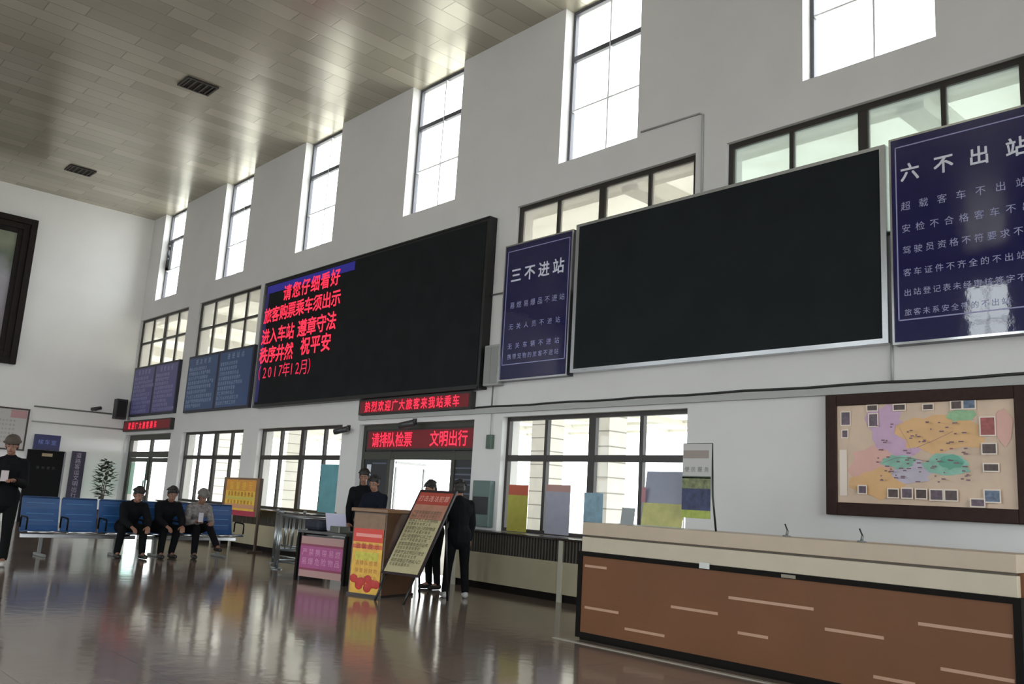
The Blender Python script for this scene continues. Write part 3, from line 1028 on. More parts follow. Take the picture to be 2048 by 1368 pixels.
# small banner on a stand
r = thing('banner_stand', 'small pale banner on a black leg, blue and green picture, at the counter left half', 'banner', (-4.70, 6.58, 1.07))
BP = mat('pale banner cloth', 'b9b7b4', 0.6)
MB().box(-0.17, 0.14, 0.0, 0.006, 0.10, 0.76, BP).build('sheet', r)
MB().box(-0.165, 0.11, -0.003, 0.0, 0.63, 0.70, mat('taupe print', '91857f', 0.5)).build('heading', r)
b = MB()
b.box(-0.17, 0.135, -0.003, 0.0, 0.17, 0.46, mat('banner dark blue picture', '2f3558', 0.5, noise=0.6, nscale=14))
b.box(-0.17, 0.135, -0.005, -0.003, 0.36, 0.46, mat('banner green picture', '6d7350', 0.5, noise=0.5, nscale=22))
b.box(-0.17, 0.135, -0.005, -0.003, 0.45, 0.47, mat('banner dark green line', '465240', 0.5))
b.box(-0.17, 0.135, -0.005, -0.003, 0.10, 0.17, mat('banner lime strip', '97a44a', 0.5, noise=0.2, nscale=20))
b.build('picture', r)
b = MB()
put(b, '便民服务', -0.12, 0.53, 0.07, 0.05, -0.003, mat('grey banner print', '7c7c78', 0.5))
b.build('lettering', r)
MB().tube([(0.135, 0.012, 0.76), (0.15, 0.012, 0.3), (0.19, 0.01, 0.0)], 0.009, BLACK, 8).build('leg', r)
MB().tube([(-0.165, 0.012, 0.76), (-0.16, 0.012, 0.3), (-0.16, 0.012, 0.0)], 0.005, GREY, 8).build('leg', r)
MB().tube([(-0.17, 0.012, 0.76), (0.14, 0.012, 0.76)], 0.006, BLACK, 8).build('top_rail', r)

# ------------------------------------------------------------------ lectern, tilted signboard, inspection desk, rails, notice stand
WD = mat('brown lectern wood', '4a3222', 0.4, noise=0.15, nscale=12)
WD2 = mat('pale brown lectern wood', '77593f', 0.45, noise=0.1, nscale=12)
r = thing('lectern', 'brown wooden lectern with red and yellow poster on its front', 'lectern', (-8.99, 6.26, 0), 17)
MB().bevbox(-0.52, 0.0, 0.0, 0.62, 0.02, 1.0, WD, 0.006).build('body', r)
MB().bevbox(-0.55, 0.02, -0.03, 0.65, 1.0, 1.045, WD2, 0.008).build('top', r)
MB().box(-0.50, -0.02, -0.006, 0.002, 0.80, 0.98, WD2).build('upper_front', r)
MB().box(-0.53, 0.01, -0.015, 0.63, 0.0, 0.03, mat('dark plinth', '1d1410', 0.5)).build('plinth', r)
b = MB()
YL = mat('poster yellow', 'd0a13c', 0.5, noise=0.12, nscale=14)
RD = mat('poster red', 'b02a22', 0.5, noise=0.2, nscale=16)
b.box(-0.49, -0.03, -0.010, -0.004, 0.03, 0.80, YL)
b.box(-0.49, -0.03, -0.0115, -0.010, 0.64, 0.80, mat('poster bright red', 'c63a2c', 0.5))
b.box(-0.45, -0.05, -0.013, -0.0115, 0.70, 0.74, mat('poster pink line', 'd98a80', 0.5))
b.box(-0.49, -0.03, -0.0115, -0.010, 0.56, 0.61, mat('poster orange', 'c8623a', 0.5))
b.box(-0.44, -0.08, -0.0125, -0.010, 0.42, 0.52, mat('poster lime', 'b6ac3e', 0.5, noise=0.2, nscale=20))
rn = random.Random(3)
for i in range(9):
    x, z = -0.44 + rn.random() * 0.36, 0.09 + rn.random() * 0.13
    b.ell((x, -0.011, z), (0.06, 0.002, 0.05), RD, nu=10, nv=6)
put(b, '温馨提示', -0.41, 0.60 - 0.01, 0.10, 0.075, -0.0135, mat('poster dark red ink', '8a1d18', 0.5))
for k, t in enumerate(('请排队检票', '保管好财物', '禁止吸烟安')):
    put(b, t, -0.40, 0.39 - 0.09 * k, 0.072, 0.06, -0.0112, mat('poster brown ink', '9a5a26', 0.5))
tag(b.build('poster', r), 'red and yellow poster')

r = thing('tilted_signboard', 'tall signboard with red heading leaning back beside the lectern', 'signboard', (-8.91, 6.22, 0), 13)
Mt = Matrix.Translation((0, 0, 0.33)) @ Matrix(((1, -0.0, 0.035, 0), (0, 1, 0.56, 0), (0, 0, 1, 0), (0, 0, 0, 1)))


def tb(x0, x1, y0, y1, z0, z1, m, mb):
    vs = [Mt @ Vector((x, y, z)) for x in (x0, x1) for y in (y0, y1) for z in (z0, z1)]
    mb.add(vs, [(0, 1, 3, 2), (4, 6, 7, 5), (0, 4, 5, 1), (2, 3, 7, 6), (0, 2, 6, 4), (1, 5, 7, 3)], m)


b = MB()
tb(-0.03, 0.55, 0.0, 0.03, -0.03, 0.98, mat('dark plum board edge', '2a2024', 0.4), b)
b.build('board', r)
b = MB()
tb(0.0, 0.52, -0.004, 0.0, 0.0, 0.95, mat('cream sign sheet', 'a89f7c', 0.5, noise=0.06, nscale=7), b)
b.build('sheet', r)
b = MB()
tb(0.0, 0.52, -0.006, -0.004, 0.80, 0.95, mat('brick red heading', '9c4034', 0.5), b)
tb(0.0, 0.52, -0.006, -0.004, 0.62, 0.80, mat('dusty red sheet', 'a0705e', 0.5, noise=0.1, nscale=10), b)
tag(b.build('heading', r), 'brick red heading band')
b = MB()
rows = ['打击违法犯罪', '严禁携带易燃易爆危险', '听从工作人员安排排队', '请保管好自己的财物请', '禁止吸烟爱护公共卫生', '旅客购票乘车出示证件', '遵章守法文明出行安全', '易燃易爆品不进站入口']
rows2 = ['物品上车安全文明出行', '检票候车请不要拥挤哦'.replace('请不要拥挤哦', '有序上车'), '携带行李请看好随身', '站内严禁吸烟请文明', '须知车票当日有效'.replace('当日有效', '请保管好'), '乘车请系好安全带', '车站客运服务台']
INK = mat('olive brown ink', '5c5640', 0.5)
for k, t in enumerate(rows):
    tmp = MB()
    if k == 0:
        put(tmp, t, 0.06, 0.875, 0.08, 0.075, -0.008, mat('pale pink ink', 'd6a69a', 0.5))
    else:
        put(tmp, t, 0.05, 0.80 - 0.095 * k, 0.046, 0.048, -0.0075, INK)
        put(tmp, rows2[k - 1], 0.05, 0.755 - 0.095 * k, 0.046, 0.04, -0.0075, INK)
    for i, f in enumerate(tmp.f):
        pass
    b.add([Mt @ Vector(v) for v in tmp.v], tmp.f, tmp.m[0])
b.build('lettering', r)
for x in (0.04, 0.48):
    MB().tube([Mt @ Vector((x, 0.04, 0.75)), (x + 0.02, 0.62, 0.0)], 0.014, BLACK, 8).build('leg', r)
    MB().tube([Mt @ Vector((x, 0.015, -0.02)), (x, -0.16, 0.0)], 0.014, BLACK, 8).build('leg', r)

# inspection desk with pink sign
r = thing('inspection_desk', 'small dark desk fronted by a magenta sign, left of the lectern', 'desk', (-10.72, 6.44, 0), 14)
DK = mat('dark desk laminate', '2e2a2c', 0.4)
MB().bevbox(-0.46, 0.46, -0.04, 0.50, 0.64, 0.68, DK, 0.006).build('top', r)
for x in (-0.43, 0.40):
    MB().box(x, x + 0.04, 0.0, 0.46, 0.0, 0.64, DK).build('leg', r)
MB().box(-0.40, 0.40, 0.04, 0.06, 0.12, 0.62, DK).build('modesty_panel', r)
b = MB()
PK = mat('magenta sign', 'a34a80', 0.5, noise=0.08, nscale=8)
b.box(-0.40, 0.40, -0.012, 0.0, 0.06, 0.60, mat('dull rose sign base', 'a9837f', 0.5))
b.box(-0.40, 0.40, -0.015, -0.012, 0.17, 0.47, PK)
b.box(-0.40, 0.40, -0.016, -0.012, 0.47, 0.50, mat('wine red band', '84304e', 0.5))
b.box(-0.40, 0.40, -0.016, -0.012, 0.15, 0.18, mat('wine red band', '84304e', 0.5))
tag(b.build('sign_panel', r), 'magenta sign with pale rose bands')
b = MB()
put(b, '严禁携带易燃', -0.31, 0.39, 0.125, 0.10, -0.018, mat('pale pink sign ink', 'cf8fb4', 0.5))
put(b, '易爆危险物品', -0.31, 0.27, 0.125, 0.10, -0.018, mat('pale pink sign ink', 'cf8fb4', 0.5))
b.build('lettering', r)
for x in (-0.47, 0.43):
    MB().box(x, x + 0.04, -0.03, 0.01, 0.0, 0.64, BLK).build('sign_post', r)
# things on the desk
r = thing('laptop', 'open dark laptop with pale screen on the inspection desk', 'laptop', (-10.60, 6.66, 0.681), 200)
MB().bevbox(-0.17, 0.17, -0.12, 0.12, 0, 0.02, GREYMETAL, 0.004).build('keyboard_base', r)
M = Matrix.Translation((0, 0.12, 0.02)) @ Matrix.Rotation(R(-15), 4, 'X')
MB().bevbox(-0.17, 0.17, 0, 0.014, 0, 0.24, mat('lilac white shell', 'b9b7cc', 0.35), 0.004, M).build('screen', r)
tag(MB().bevbox(-0.2, 0.2, -0.11, 0.11, 0, 0.15, mat('dark navy bag cloth', '1d2130', 0.7, noise=0.2, nscale=20, bump=0.3), 0.05).build('bag', None, (-11.02, 6.52, 0.681)),
    'dark navy bag lying on the left of the inspection desk', 'bag')
tag(MB().bevbox(-0.12, 0.12, -0.08, 0.08, 0, 0.09, mat('grey steel tray', '6f7268', 0.3, 0.7), 0.01).build('tray', None, (-10.36, 6.46, 0.681)),
    'small grey metal tray on the right of the inspection desk', 'tray')

# stainless crowd rails
def rail(label, x, y, L, rz):
    r = thing('crowd_rail', label, 'rail', (x, y, 0), rz, 'stainless crowd rails')
    ST = mat('satin steel tube', '8f9496', 0.28, 0.85)
    for s in (-L / 2, L / 2):
        b = MB()
        b.tube([(s, 0, 0.012), (s, 0, 0.86)], 0.022, ST, 10)
        b.ell((s, 0, 0.87), (0.028, 0.028, 0.028), ST)
        b.tube([(s, 0, 0), (s, 0, 0.014)], [0.09, 0.08], ST, 14)
        b.build('post', r)
    for z in (0.80, 0.30, 0.12):
        MB().tube([(-L / 2, 0, z), (L / 2, 0, z)], 0.016, ST, 8).build('crossbar', r)
    n = int(L / 0.11)
    for i in range(1, n):
        x = -L / 2 + i * L / n
        MB().tube([(x, 0, 0.30), (x, 0, 0.80)], 0.009, ST, 6).build('upright_bar', r)
    return r


rail('stainless crowd rail nearest the magenta desk', -12.2, 6.98, 0.92, 20)
rail('stainless crowd rail running back towards the window behind the desk', -12.85, 7.4, 0.9, 78)
rail('short stainless crowd rail farthest from the magenta desk', -13.45, 7.42, 0.7, 10)

# notice on two legs
r = thing('notice_stand', 'yellow and orange notice board on two brown legs before the radiator', 'notice stand', (-16.70, 8.08, 0), 0)
LG = mat('brown metal leg', '4a392e', 0.45)
for x in (-0.78, 0.80):
    MB().bevbox(x - 0.025, x + 0.025, -0.022, 0.022, 0.0, 1.40, LG, 0.004).build('leg', r)
    MB().bevbox(x - 0.028, x + 0.028, -0.15, 0.15, 0.0, 0.03, LG, 0.004).build('foot', r)
b = MB()
for a, c, d, e in ((-0.755, -0.66, 0.66, 1.40), (0.64, 0.775, 0.66, 1.40), (-0.66, 0.64, 1.36, 1.40), (-0.66, 0.64, 0.66, 0.70)):
    b.box(a, c, -0.03, 0.015, d, e, mat('tan board frame', '7c5c40', 0.45))
b.build('frame', r)
b = MB()
b.box(-0.66, 0.64, -0.028, 0.0, 0.70, 1.36, mat('sunny yellow sheet', 'efc244', 0.5, noise=0.1, nscale=8))
b.box(-0.66, 0.64, -0.030, -0.028, 1.14, 1.36, mat('orange sheet', 'e09a40', 0.5, noise=0.1, nscale=8))
b.box(-0.60, 0.58, -0.030, -0.028, 0.97, 1.03, mat('lemon sheet', 'd4c25a', 0.5))
b.box(-0.66, 0.64, -0.030, -0.028, 0.80, 0.88, mat('salmon sheet', 'd69a72', 0.5))
b.box(-0.70, 0.70, -0.034, -0.028, 0.66, 0.76, mat('crimson band', 'b02c48', 0.5))
b.build('sheet', r)
b = MB()
put(b, '温馨提示', -0.42, 1.24, 0.28, 0.17, -0.033, mat('bright yellow ink', 'f0d040', 0.5))
put(b, '请保管好随身物品', -0.50, 1.08, 0.145, 0.10, -0.033, mat('brown red ink', 'a0522a', 0.5))
put(b, '排队检票文明乘车', -0.50, 0.92, 0.145, 0.08, -0.033, mat('brown red ink', 'a0522a', 0.5))
b.build('lettering', r)

# ------------------------------------------------------------------ end wall things (built facing -y, turned 90 deg to face +x)
def end_root(name, label, cat, y, z, group=None, x=X0):
    return thing(name, label, cat, (x, y, z), 90, group)


r = end_root('painting', 'huge framed landscape picture high on the end wall, cut by the left edge', 'painting', 3.35, 4.04)
FRW = mat('carved black brown frame', '1d1412', 0.6, spec=0.25, noise=0.2, nscale=8)
W = 2.38
b = MB()
for k, (o, dd) in enumerate(((0.0, 0.14), (0.16, 0.10), (0.30, 0.07))):
    i = o + (0.16 if k < 2 else 0.14)
    for a, c, d, e in ((-W + o, -W + i, o, 3.95 - o), (W - i, W - o, o, 3.95 - o), (-W + i, W - i, o, i), (-W + i, W - i, 3.95 - i, 3.95 - o)):
        b.bevbox(a, c, -dd, 0, d, e, FRW, 0.01)
b.build('frame', r)


def landscape():
    m = bpy.data.materials.new('painted landscape')
    m.use_nodes = True
    nt = m.node_tree
    bs = nt.nodes['Principled BSDF']
    t = nt.nodes.new('ShaderNodeTexCoord')
    sp = nt.nodes.new('ShaderNodeSeparateXYZ')
    n = nt.nodes.new('ShaderNodeTexNoise')
    n.inputs['Scale'].default_value = 2.2
    n.inputs['Detail'].default_value = 8
    ad = nt.nodes.new('ShaderNodeMath')
    ad.operation = 'MULTIPLY_ADD'
    ad.inputs[1].default_value = 0.8
    r = nt.nodes.new('ShaderNodeValToRGB')
    cr = r.color_ramp
    cr.elements[0].position = 0.0
    cr.elements[0].color = (*lin('84797c'), 1)
    cr.elements[1].position = 1.0
    cr.elements[1].color = (*lin('a9a5a0'), 1)
    for p, c in ((.35, '988f98'), (.55, 'a3a0a8'), (.68, '6d7566'), (.78, '8b917c'), (.85, '7d8570'), (.92, 'b0aca6')):
        e = cr.elements.new(p)
        e.color = (*lin(c), 1)
    mr = nt.nodes.new('ShaderNodeMapRange')
    mr.inputs[1].default_value = 0.3
    mr.inputs[2].default_value = 4.6
    nt.links.new(t.outputs['Object'], sp.inputs[0])
    nt.links.new(t.outputs['Object'], n.inputs[0])
    nt.links.new(n.outputs['Fac'], ad.inputs[0])
    nt.links.new(sp.outputs['Z'], ad.inputs[2])
    nt.links.new(ad.outputs[0], mr.inputs[0])
    nt.links.new(mr.outputs[0], r.inputs[0])
    nt.links.new(r.outputs[0], bs.inputs['Base Color'])
    bs.inputs['Roughness'].default_value = 0.4
    return m


MB().box(-W + 0.40, W - 0.40, -0.03, 0, 0.40, 3.55, landscape()).build('picture', r)

r = end_root('notice_board', 'white notice board with dark frame on the end wall behind the standing man', 'notice board', 5.55, 1.86)
MB().box(-0.68, 0.68, -0.03, 0, 0, 1.02, mat('off white board', 'c4c0bd', 0.5)).build('panel', r)
b = MB()
for a, c, d, e in ((-0.72, -0.68, -0.04, 1.06), (0.68, 0.72, -0.04, 1.06), (-0.68, 0.68, 1.02, 1.06), (-0.68, 0.68, -0.04, 0)):
    b.box(a, c, -0.045, 0, d, e, mat('dark brown trim', '3b2d2b', 0.4))
b.build('frame', r)
b = MB()
b.box(0.28, 0.66, -0.034, -0.03, 0.80, 1.0, mat('faded pink print', 'c09496', 0.5))
for k in range(6):
    put(b, '旅客须知安全文明出行请保', -0.55, 0.72 - 0.11 * k, 0.085, 0.06, -0.033, mat('grey ink', '86827e', 0.5))
b.build('lettering', r)

r = end_root('hanging_sign', 'small navy sign on the end wall over the tall dark board', 'sign', 6.78, 1.89, x=X0 + 0.02)
MB().bevbox(-0.32, 0.32, -0.10, -0.02, 0, 0.40, mat('small navy sign face', '22265c', 0.35), 0.006).build('box', r)
b = MB()
put(b, '候车室', -0.16, 0.20, 0.16, 0.14, -0.104, mat('blue lit ink', '6f80c8', 0.4))
b.build('lettering', r)
r = end_root('display_case', 'tall dark board standing against the end wall under the small navy sign', 'display board', 6.82, 0.0, x=X0 + 0.01)
MB().bevbox(-0.46, 0.46, -0.09, 0, 0.0, 1.88, mat('near black board', '100f12', 0.6, spec=0.15), 0.008).build('body', r)
MB().box(0.43, 0.475, -0.10, 0, 0.0, 1.86, mat('pale edge', '8d8a90', 0.4)).build('edge_trim', r)
b = MB()
put(b, '通知公告'.replace('公告', '便民'), -0.18, 1.42, 0.13, 0.08, -0.094, mat('dim grey ink', '4c4a4c', 0.5))
b.box(-0.12, 0.14, -0.094, -0.09, 1.72, 1.80, mat('cream label', 'b09a7c', 0.5))
b.build('lettering', r)
r = end_root('upright_sign', 'narrow dark purple upright sign with white characters on the end wall', 'sign', 7.64, 0.62)
MB().bevbox(-0.18, 0.18, -0.04, 0, 0, 1.30, mat('dark purple sign', '2e2440', 0.4), 0.006).build('panel', r)
b = MB()
for k, ch in enumerate('道路客运文明出行'):
    put(b, ch, 0, 1.19 - 0.152 * k, 0.1, 0.15, -0.043, mat('lilac white ink', 'b3a6bf', 0.5))
b.build('lettering', r)
b = MB()
b.tube([(X0 + 0.022, 6.35, 3.02), (X0 + 0.022, 8.35, 3.03)], 0.02, GREYMETAL, 8)
b.tube([(X0 + 0.022, 6.35, 2.62), (X0 + 0.022, 8.75, 2.63)], 0.02, GREY, 8)
tag(b.build('conduit_pipe'), 'pair of long level pipes along the end wall', 'pipe')
r = end_root('loudspeaker', 'dark wall loudspeaker in the far corner beside the purple board', 'loudspeaker', 8.52, 2.9)
MB().bevbox(-0.15, 0.15, -0.26, 0, 0, 0.56, mat('dark grey speaker', '2f2e30', 0.5), 0.01).build('cabinet', r)
MB().box(-0.12, 0.12, -0.266, -0.26, 0.05, 0.51, mat('speaker cloth', '232224', 0.8)).build('grille', r)
r = end_root('security_camera', 'small dark camera on the end wall above the upright sign', 'camera', 7.9, 3.09, 'wall cameras')
MB().box(-0.04, 0.04, -0.03, 0, -0.02, 0.06, BLACK).build('bracket', r)
MB().tube([(0.12, -0.06, 0.07), (-0.14, -0.16, 0.0)], 0.05, mat('dark camera body', '3a3a3c', 0.4), 12).build('body', r)

# ceiling fittings
for lab, x, y in (('square dark louvred vent in the ceiling, the nearer one', -16.14, 5.96), ('square dark louvred vent in the ceiling, near the end wall', -23.15, 5.9)):
    r = thing('ceiling_vent', lab, 'ceiling vent', (x, y, CZ - 0.02), 0, 'ceiling vents')
    b = MB()
    VF = mat('dark vent frame', '2a211c', 0.5)
    b.box(-0.26, -0.22, -0.31, 0.31, -0.012, 0.02, VF)
    b.box(0.22, 0.26, -0.31, 0.31, -0.012, 0.02, VF)
    b.box(-0.22, 0.22, -0.31, -0.27, -0.012, 0.02, VF)
    b.box(-0.22, 0.22, 0.27, 0.31, -0.012, 0.02, VF)
    b.build('frame', r)
    MB().box(-0.22, 0.22, -0.27, 0.27, 0.005, 0.019, mat('vent void', '120d0a', 0.8)).build('backing', r)
    b = MB()
    for i in range(5):
        b.box(-0.22, 0.22, -0.24 + 0.11 * i, -0.21 + 0.11 * i, -0.008, 0.005, mat('brown vent slat', '3a2c22', 0.5))
    b.build('slat', r)

# ------------------------------------------------------------------ potted plant in the far corner
r = thing('potted_plant', 'tall thin potted plant in the far corner behind the blue bench', 'plant', (-25.2, 8.2, 0))
MB().tube([(0, 0, 0), (0, 0, 0.40)], [0.15, 0.21], mat('brown pot', '4f3a30', 0.5), 18).build('pot', r)
b = MB()
LF = mat('dusty green leaf', '4a5140', 0.6, noise=0.25, nscale=10)
rn = random.Random(11)
stem = mat('plant stem', '4a3f30', 0.7)
s = MB()
for k in range(3):
    s.tube([(0.03 * k - 0.03, 0, 0.38), (0.05 * (k - 1), 0.03 * (k - 1), 1.0), (0.09 * (k - 1), 0.05, 1.5)], [0.016, 0.012, 0.006], stem, 7)
s.build('stem', r)
for i in range(150):
    z = rn.uniform(0.75, 1.72)
    a = rn.uniform(0, 2 * math.pi)
    rad = 0.05 + 0.16 * math.sin(min(1, (z - 0.7) / 0.9) * math.pi)
    p = Vector((rad * math.cos(a) * rn.uniform(0.3, 1), rad * math.sin(a) * rn.uniform(0.3, 1), z))
    d = Vector((math.cos(a), math.sin(a), rn.uniform(-0.5, 0.6))).normalized()
    L = rn.uniform(0.16, 0.26)
    w = d.cross(Vector((0, 0, 1))).normalized() * rn.uniform(0.04, 0.065)
    up = Vector((0, 0, 0.015))
    b.add([p, p + d * L * 0.5 + w, p + d * L, p + d * L * 0.5 - w, p + d * L * 0.5 + up], [(0, 1, 4), (1, 2, 4), (2, 3, 4), (3, 0, 4)], LF)
b.build('foliage', r)

# ------------------------------------------------------------------ waiting benches (facing +x, long axis y)
BLU = mat('blue bench steel', '18497e', 0.35, noise=0.06, nscale=6)


def bench(label, y0, nseat=3, pitch=0.57):
    L = nseat * pitch
    r = thing('waiting_bench', label, 'bench', (-14.95, y0 + L / 2, 0), 90, 'blue waiting benches')
    # local: x along the bench, front at -y
    MB().bevbox(-L / 2, L / 2, 0.02, 0.08, 0.27, 0.33, ALU, 0.005).build('beam', r)
    for k in range(nseat):
        a = -L / 2 + k * pitch + 0.015
        e = a + pitch - 0.03
        prof = [(-0.27, 0.375), (-0.25, 0.395), (-0.10, 0.385), (0.12, 0.36), (0.17, 0.38), (0.20, 0.45), (0.26, 0.70), (0.29, 0.87)]
        m = MB()
        n = len(prof)
        vs = []
        for x in (a, e):
            vs += [(x, y, z) for y, z in prof] + [(x, y + 0.012, z - 0.012) for y, z in prof]
        fs = []
        for i in range(n - 1):
            fs += [(i, i + 1, 2 * n + i + 1, 2 * n + i), (n + i, 3 * n + i, 3 * n + i + 1, n + i + 1), (i, n + i, n + i + 1, i + 1), (2 * n + i, 2 * n + i + 1, 3 * n + i + 1, 3 * n + i)]
        fs += [(0, 2 * n, 3 * n, n), (n - 1, 2 * n - 1, 4 * n - 1, 3 * n - 1)]
        m.add(vs, fs, BLU)
        seat = m.build('seat_shell', r)
        b = MB()
        b.tube([(a + 0.01, 0.285, 0.875), (e - 0.01, 0.285, 0.875)], 0.013, mat('dark blue edge', '173a63', 0.4), 8)
        b.tube([(a, -0.272, 0.372), (e, -0.272, 0.372)], 0.016, ALU, 8)
        b.build('rim', seat)
        b = MB()
        for zz in (0.78, 0.62, 0.52):
            f = (zz - 0.45) / 0.42
            yy = 0.20 + 0.09 * f - 0.004
            b.box(a + 0.07, e - 0.07, yy - 0.003, yy + 0.001, zz, zz + 0.012, mat('pale blue press line', '3f72a4', 0.4))
        b.build('press_line', seat)
    for x in (-L / 2, L / 2) + tuple(-L / 2 + pitch * (k + 1) for k in range(nseat - 1)):
        MB().tube([(x, 0.13, 0.42), (x, 0.13, 0.56), (x, 0.10, 0.59), (x, -0.20, 0.58), (x, -0.23, 0.55), (x, -0.23, 0.40)], 0.013, BLK, 8).build('armrest', r)
    for x in (-L / 2 + 0.3, L / 2 - 0.3):
        b = MB()
        b.bevbox(x - 0.025, x + 0.025, 0.03, 0.07, 0.03, 0.28, GREYMETAL, 0.005)
        b.bevbox(x - 0.025, x + 0.025, -0.25, 0.27, 0.0, 0.04, GREYMETAL, 0.008)
        b.build('leg', r)
    return r


bench('blue three seat waiting bench with nobody on its left seats, behind the standing man', 3.77)
bench('blue three seat waiting bench mostly hidden by three seated people', 5.52)

# ------------------------------------------------------------------ people
SKIN = mat('skin', '8a6350', 0.55)


def remesh(o, vox, smooth=3):
    m = o.modifiers.new('remesh', 'REMESH')
    m.mode = 'VOXEL'
    m.voxel_size = vox
    m.use_smooth_shade = True
    s = o.modifiers.new('smooth', 'SMOOTH')
    s.iterations = smooth
    s.factor = 0.5
    return o


def person(label, loc, rz, sc=1.0, sit=False, lean=0.0, nod=0.0, turn=0.0, arms=None, legs=None, jacket='14151a', trousers='101114', shoes='1a1614',
           hair='15110f', hat=None, skirt=False, hair_len=0.0, jmat=None, shoe_w=None, bulk=1.0):
    """front faces local -y; every joint is laid out explicitly, clothing follows the same joints"""
    root = thing('person', label, 'person', loc, rz, 'people in the hall')
    root.scale = (sc, sc, sc)
    V = Vector
    hipz = 0.515 if sit else 0.92
    pel = V((0, 0.0, hipz))
    Ml = Matrix.Rotation(R(lean), 3, 'X')        # lean forward towards -y
    up = lambda x, y, z: pel + Ml @ V((x, y, z))
    waist, chest, neck0 = up(0, 0.0, 0.16), up(0, 0.01, 0.36), up(0, 0.015, 0.50)
    neck1 = up(0, -0.005, 0.58)
    Mh = Matrix.Rotation(R(turn), 3, 'Z') @ Matrix.Rotation(R(lean * 0.5 + nod), 3, 'X')
    headc = neck1 + Mh @ V((0, -0.02, 0.11))
    hd = lambda x, y, z: headc + Mh @ V((x, y, z))
    sh = {s: up(0.168 * s, 0.01, 0.45) for s in (-1, 1)}
    hip = {s: pel + V((0.09 * s, 0, -0.02)) for s in (-1, 1)}
    legs = legs or {}
    kn, an = {}, {}
    for s in (-1, 1):
        if s in legs:
            kn[s], an[s] = V(legs[s][0]), V(legs[s][1])
        elif sit:
            kn[s], an[s] = V((0.12 * s, -0.42, 0.49)), V((0.12 * s, -0.40, 0.09))
        else:
            kn[s], an[s] = V((0.10 * s, -0.02, 0.50)), V((0.11 * s, 0.03, 0.09))
    arms = arms or {}
    el, wr = {}, {}
    for s in (-1, 1):
        u, f = arms.get(s, ((0.12 * s, 0.05, -1), (0.02 * s, -0.2, -1)))
        el[s] = sh[s] + V(u).normalized() * 0.285
        wr[s] = el[s] + V(f).normalized() * 0.25
    b = MB()
    # trunk, neck, head
    b.cap(pel, waist, 0.115, 0.105, SKIN)
    b.cap(waist, chest, 0.105, 0.125, SKIN)
    b.cap(chest, neck0, 0.125, 0.07, SKIN)
    b.cap(sh[-1], sh[1], 0.045, 0.045, SKIN)
    b.cap(neck0, neck1 + Mh @ V((0, 0, 0.03)), 0.055, 0.05, SKIN)
    b.ell(hd(0, 0.012, 0.025), (0.074, 0.094, 0.098), SKIN, Mh)
    b.ell(hd(0, -0.025, -0.045), (0.055, 0.062, 0.070), SKIN, Mh)
    b.ell(hd(0, -0.055, -0.085), (0.030, 0.026, 0.024), SKIN, Mh)
    b.cap(hd(0, -0.080, 0.020), hd(0, -0.100, -0.022), 0.009, 0.014, SKIN)
    b.cap(hd(-0.03, -0.074, 0.028), hd(0.03, -0.074, 0.028), 0.012, 0.012, SKIN)
    b.cap(hd(-0.018, -0.078, -0.052), hd(0.018, -0.078, -0.052), 0.010, 0.010, SKIN)
    for s in (-1, 1):
        b.ell(hd(0.076 * s, 0.012, 0.0), (0.012, 0.022, 0.034), SKIN, Mh)
        b.cap(sh[s], el[s], 0.052, 0.042, SKIN)
        b.cap(el[s], wr[s], 0.042, 0.028, SKIN)
        # hand: palm, four unequal bent fingers, thumb from the side near its base
        d = (wr[s] - el[s]).normalized()
        side = d.cross(V((0, 0, 1)))
        if side.length < 0.2:
            side = d.cross(V((0, 1, 0)))
        side = side.normalized() * (1 if s > 0 else -1)
        nrm = d.cross(side).normalized()
        if nrm.dot(V((-s * 0.6, -0.2, -0.6))) < 0:
            nrm = -nrm
        pc = wr[s] + d * 0.055
        Mp = Matrix((side, nrm, d)).transposed()
        b.ell(pc, (0.044, 0.017, 0.055), SKIN, Mp)
        b.cap(wr[s], pc, 0.026, 0.024, SKIN)
        for off, L in ((-0.034, 0.062), (-0.011, 0.075), (0.012, 0.080), (0.035, 0.070)):
            p0 = pc + side * off + d * 0.035
            p1 = p0 + (d + nrm * 0.35).normalized() * L * 0.55
            p2 = p1 + (d * 0.55 + nrm * 0.85).normalized() * L * 0.5
            b.cap(p0, p1, 0.0085, 0.0080, SKIN, 8)
            b.cap(p1, p2, 0.0080, 0.0074, SKIN, 8)
        t0 = wr[s] + d * 0.025 + side * 0.028
        t1 = t0 + (side * 0.8 + d * 0.6 + nrm * 0.3).normalized() * 0.04
        t2 = t1 + (d * 0.8 + side * 0.2 + nrm * 0.4).normalized() * 0.032
        b.cap(t0, t1, 0.012, 0.011, SKIN, 8)
        b.cap(t1, t2, 0.011, 0.009, SKIN, 8)
        b.cap(hip[s], kn[s], 0.078, 0.052, SKIN)
        b.cap(kn[s], an[s], 0.050, 0.034, SKIN)
        b.cap(an[s], an[s] + V((0.01 * s, -0.13, -0.045)), 0.034, 0.026, SKIN)
    remesh(b.build('body', root), 0.006, 2)
    # clothing
    JK = jmat or mat('cloth ' + jacket, jacket, 0.9, spec=0.2, noise=0.15, nscale=18, bump=0.3)
    b = MB()
    k = bulk
    b.cap(pel + V((0, 0, -0.02)), waist, 0.145 * k, 0.132 * k, JK)
    b.cap(pel + V((-0.05, 0, 0)), pel + V((0.05, 0, 0)), 0.128 * k, 0.128 * k, JK)
    b.cap(waist, chest, 0.132 * k, 0.148 * k, JK)
    b.cap(chest + V((-0.06, 0, 0)), chest + V((0.06, 0, 0)), 0.130 * k, 0.130 * k, JK)
    b.cap(chest, neck0, 0.145 * k, 0.078 * k, JK)
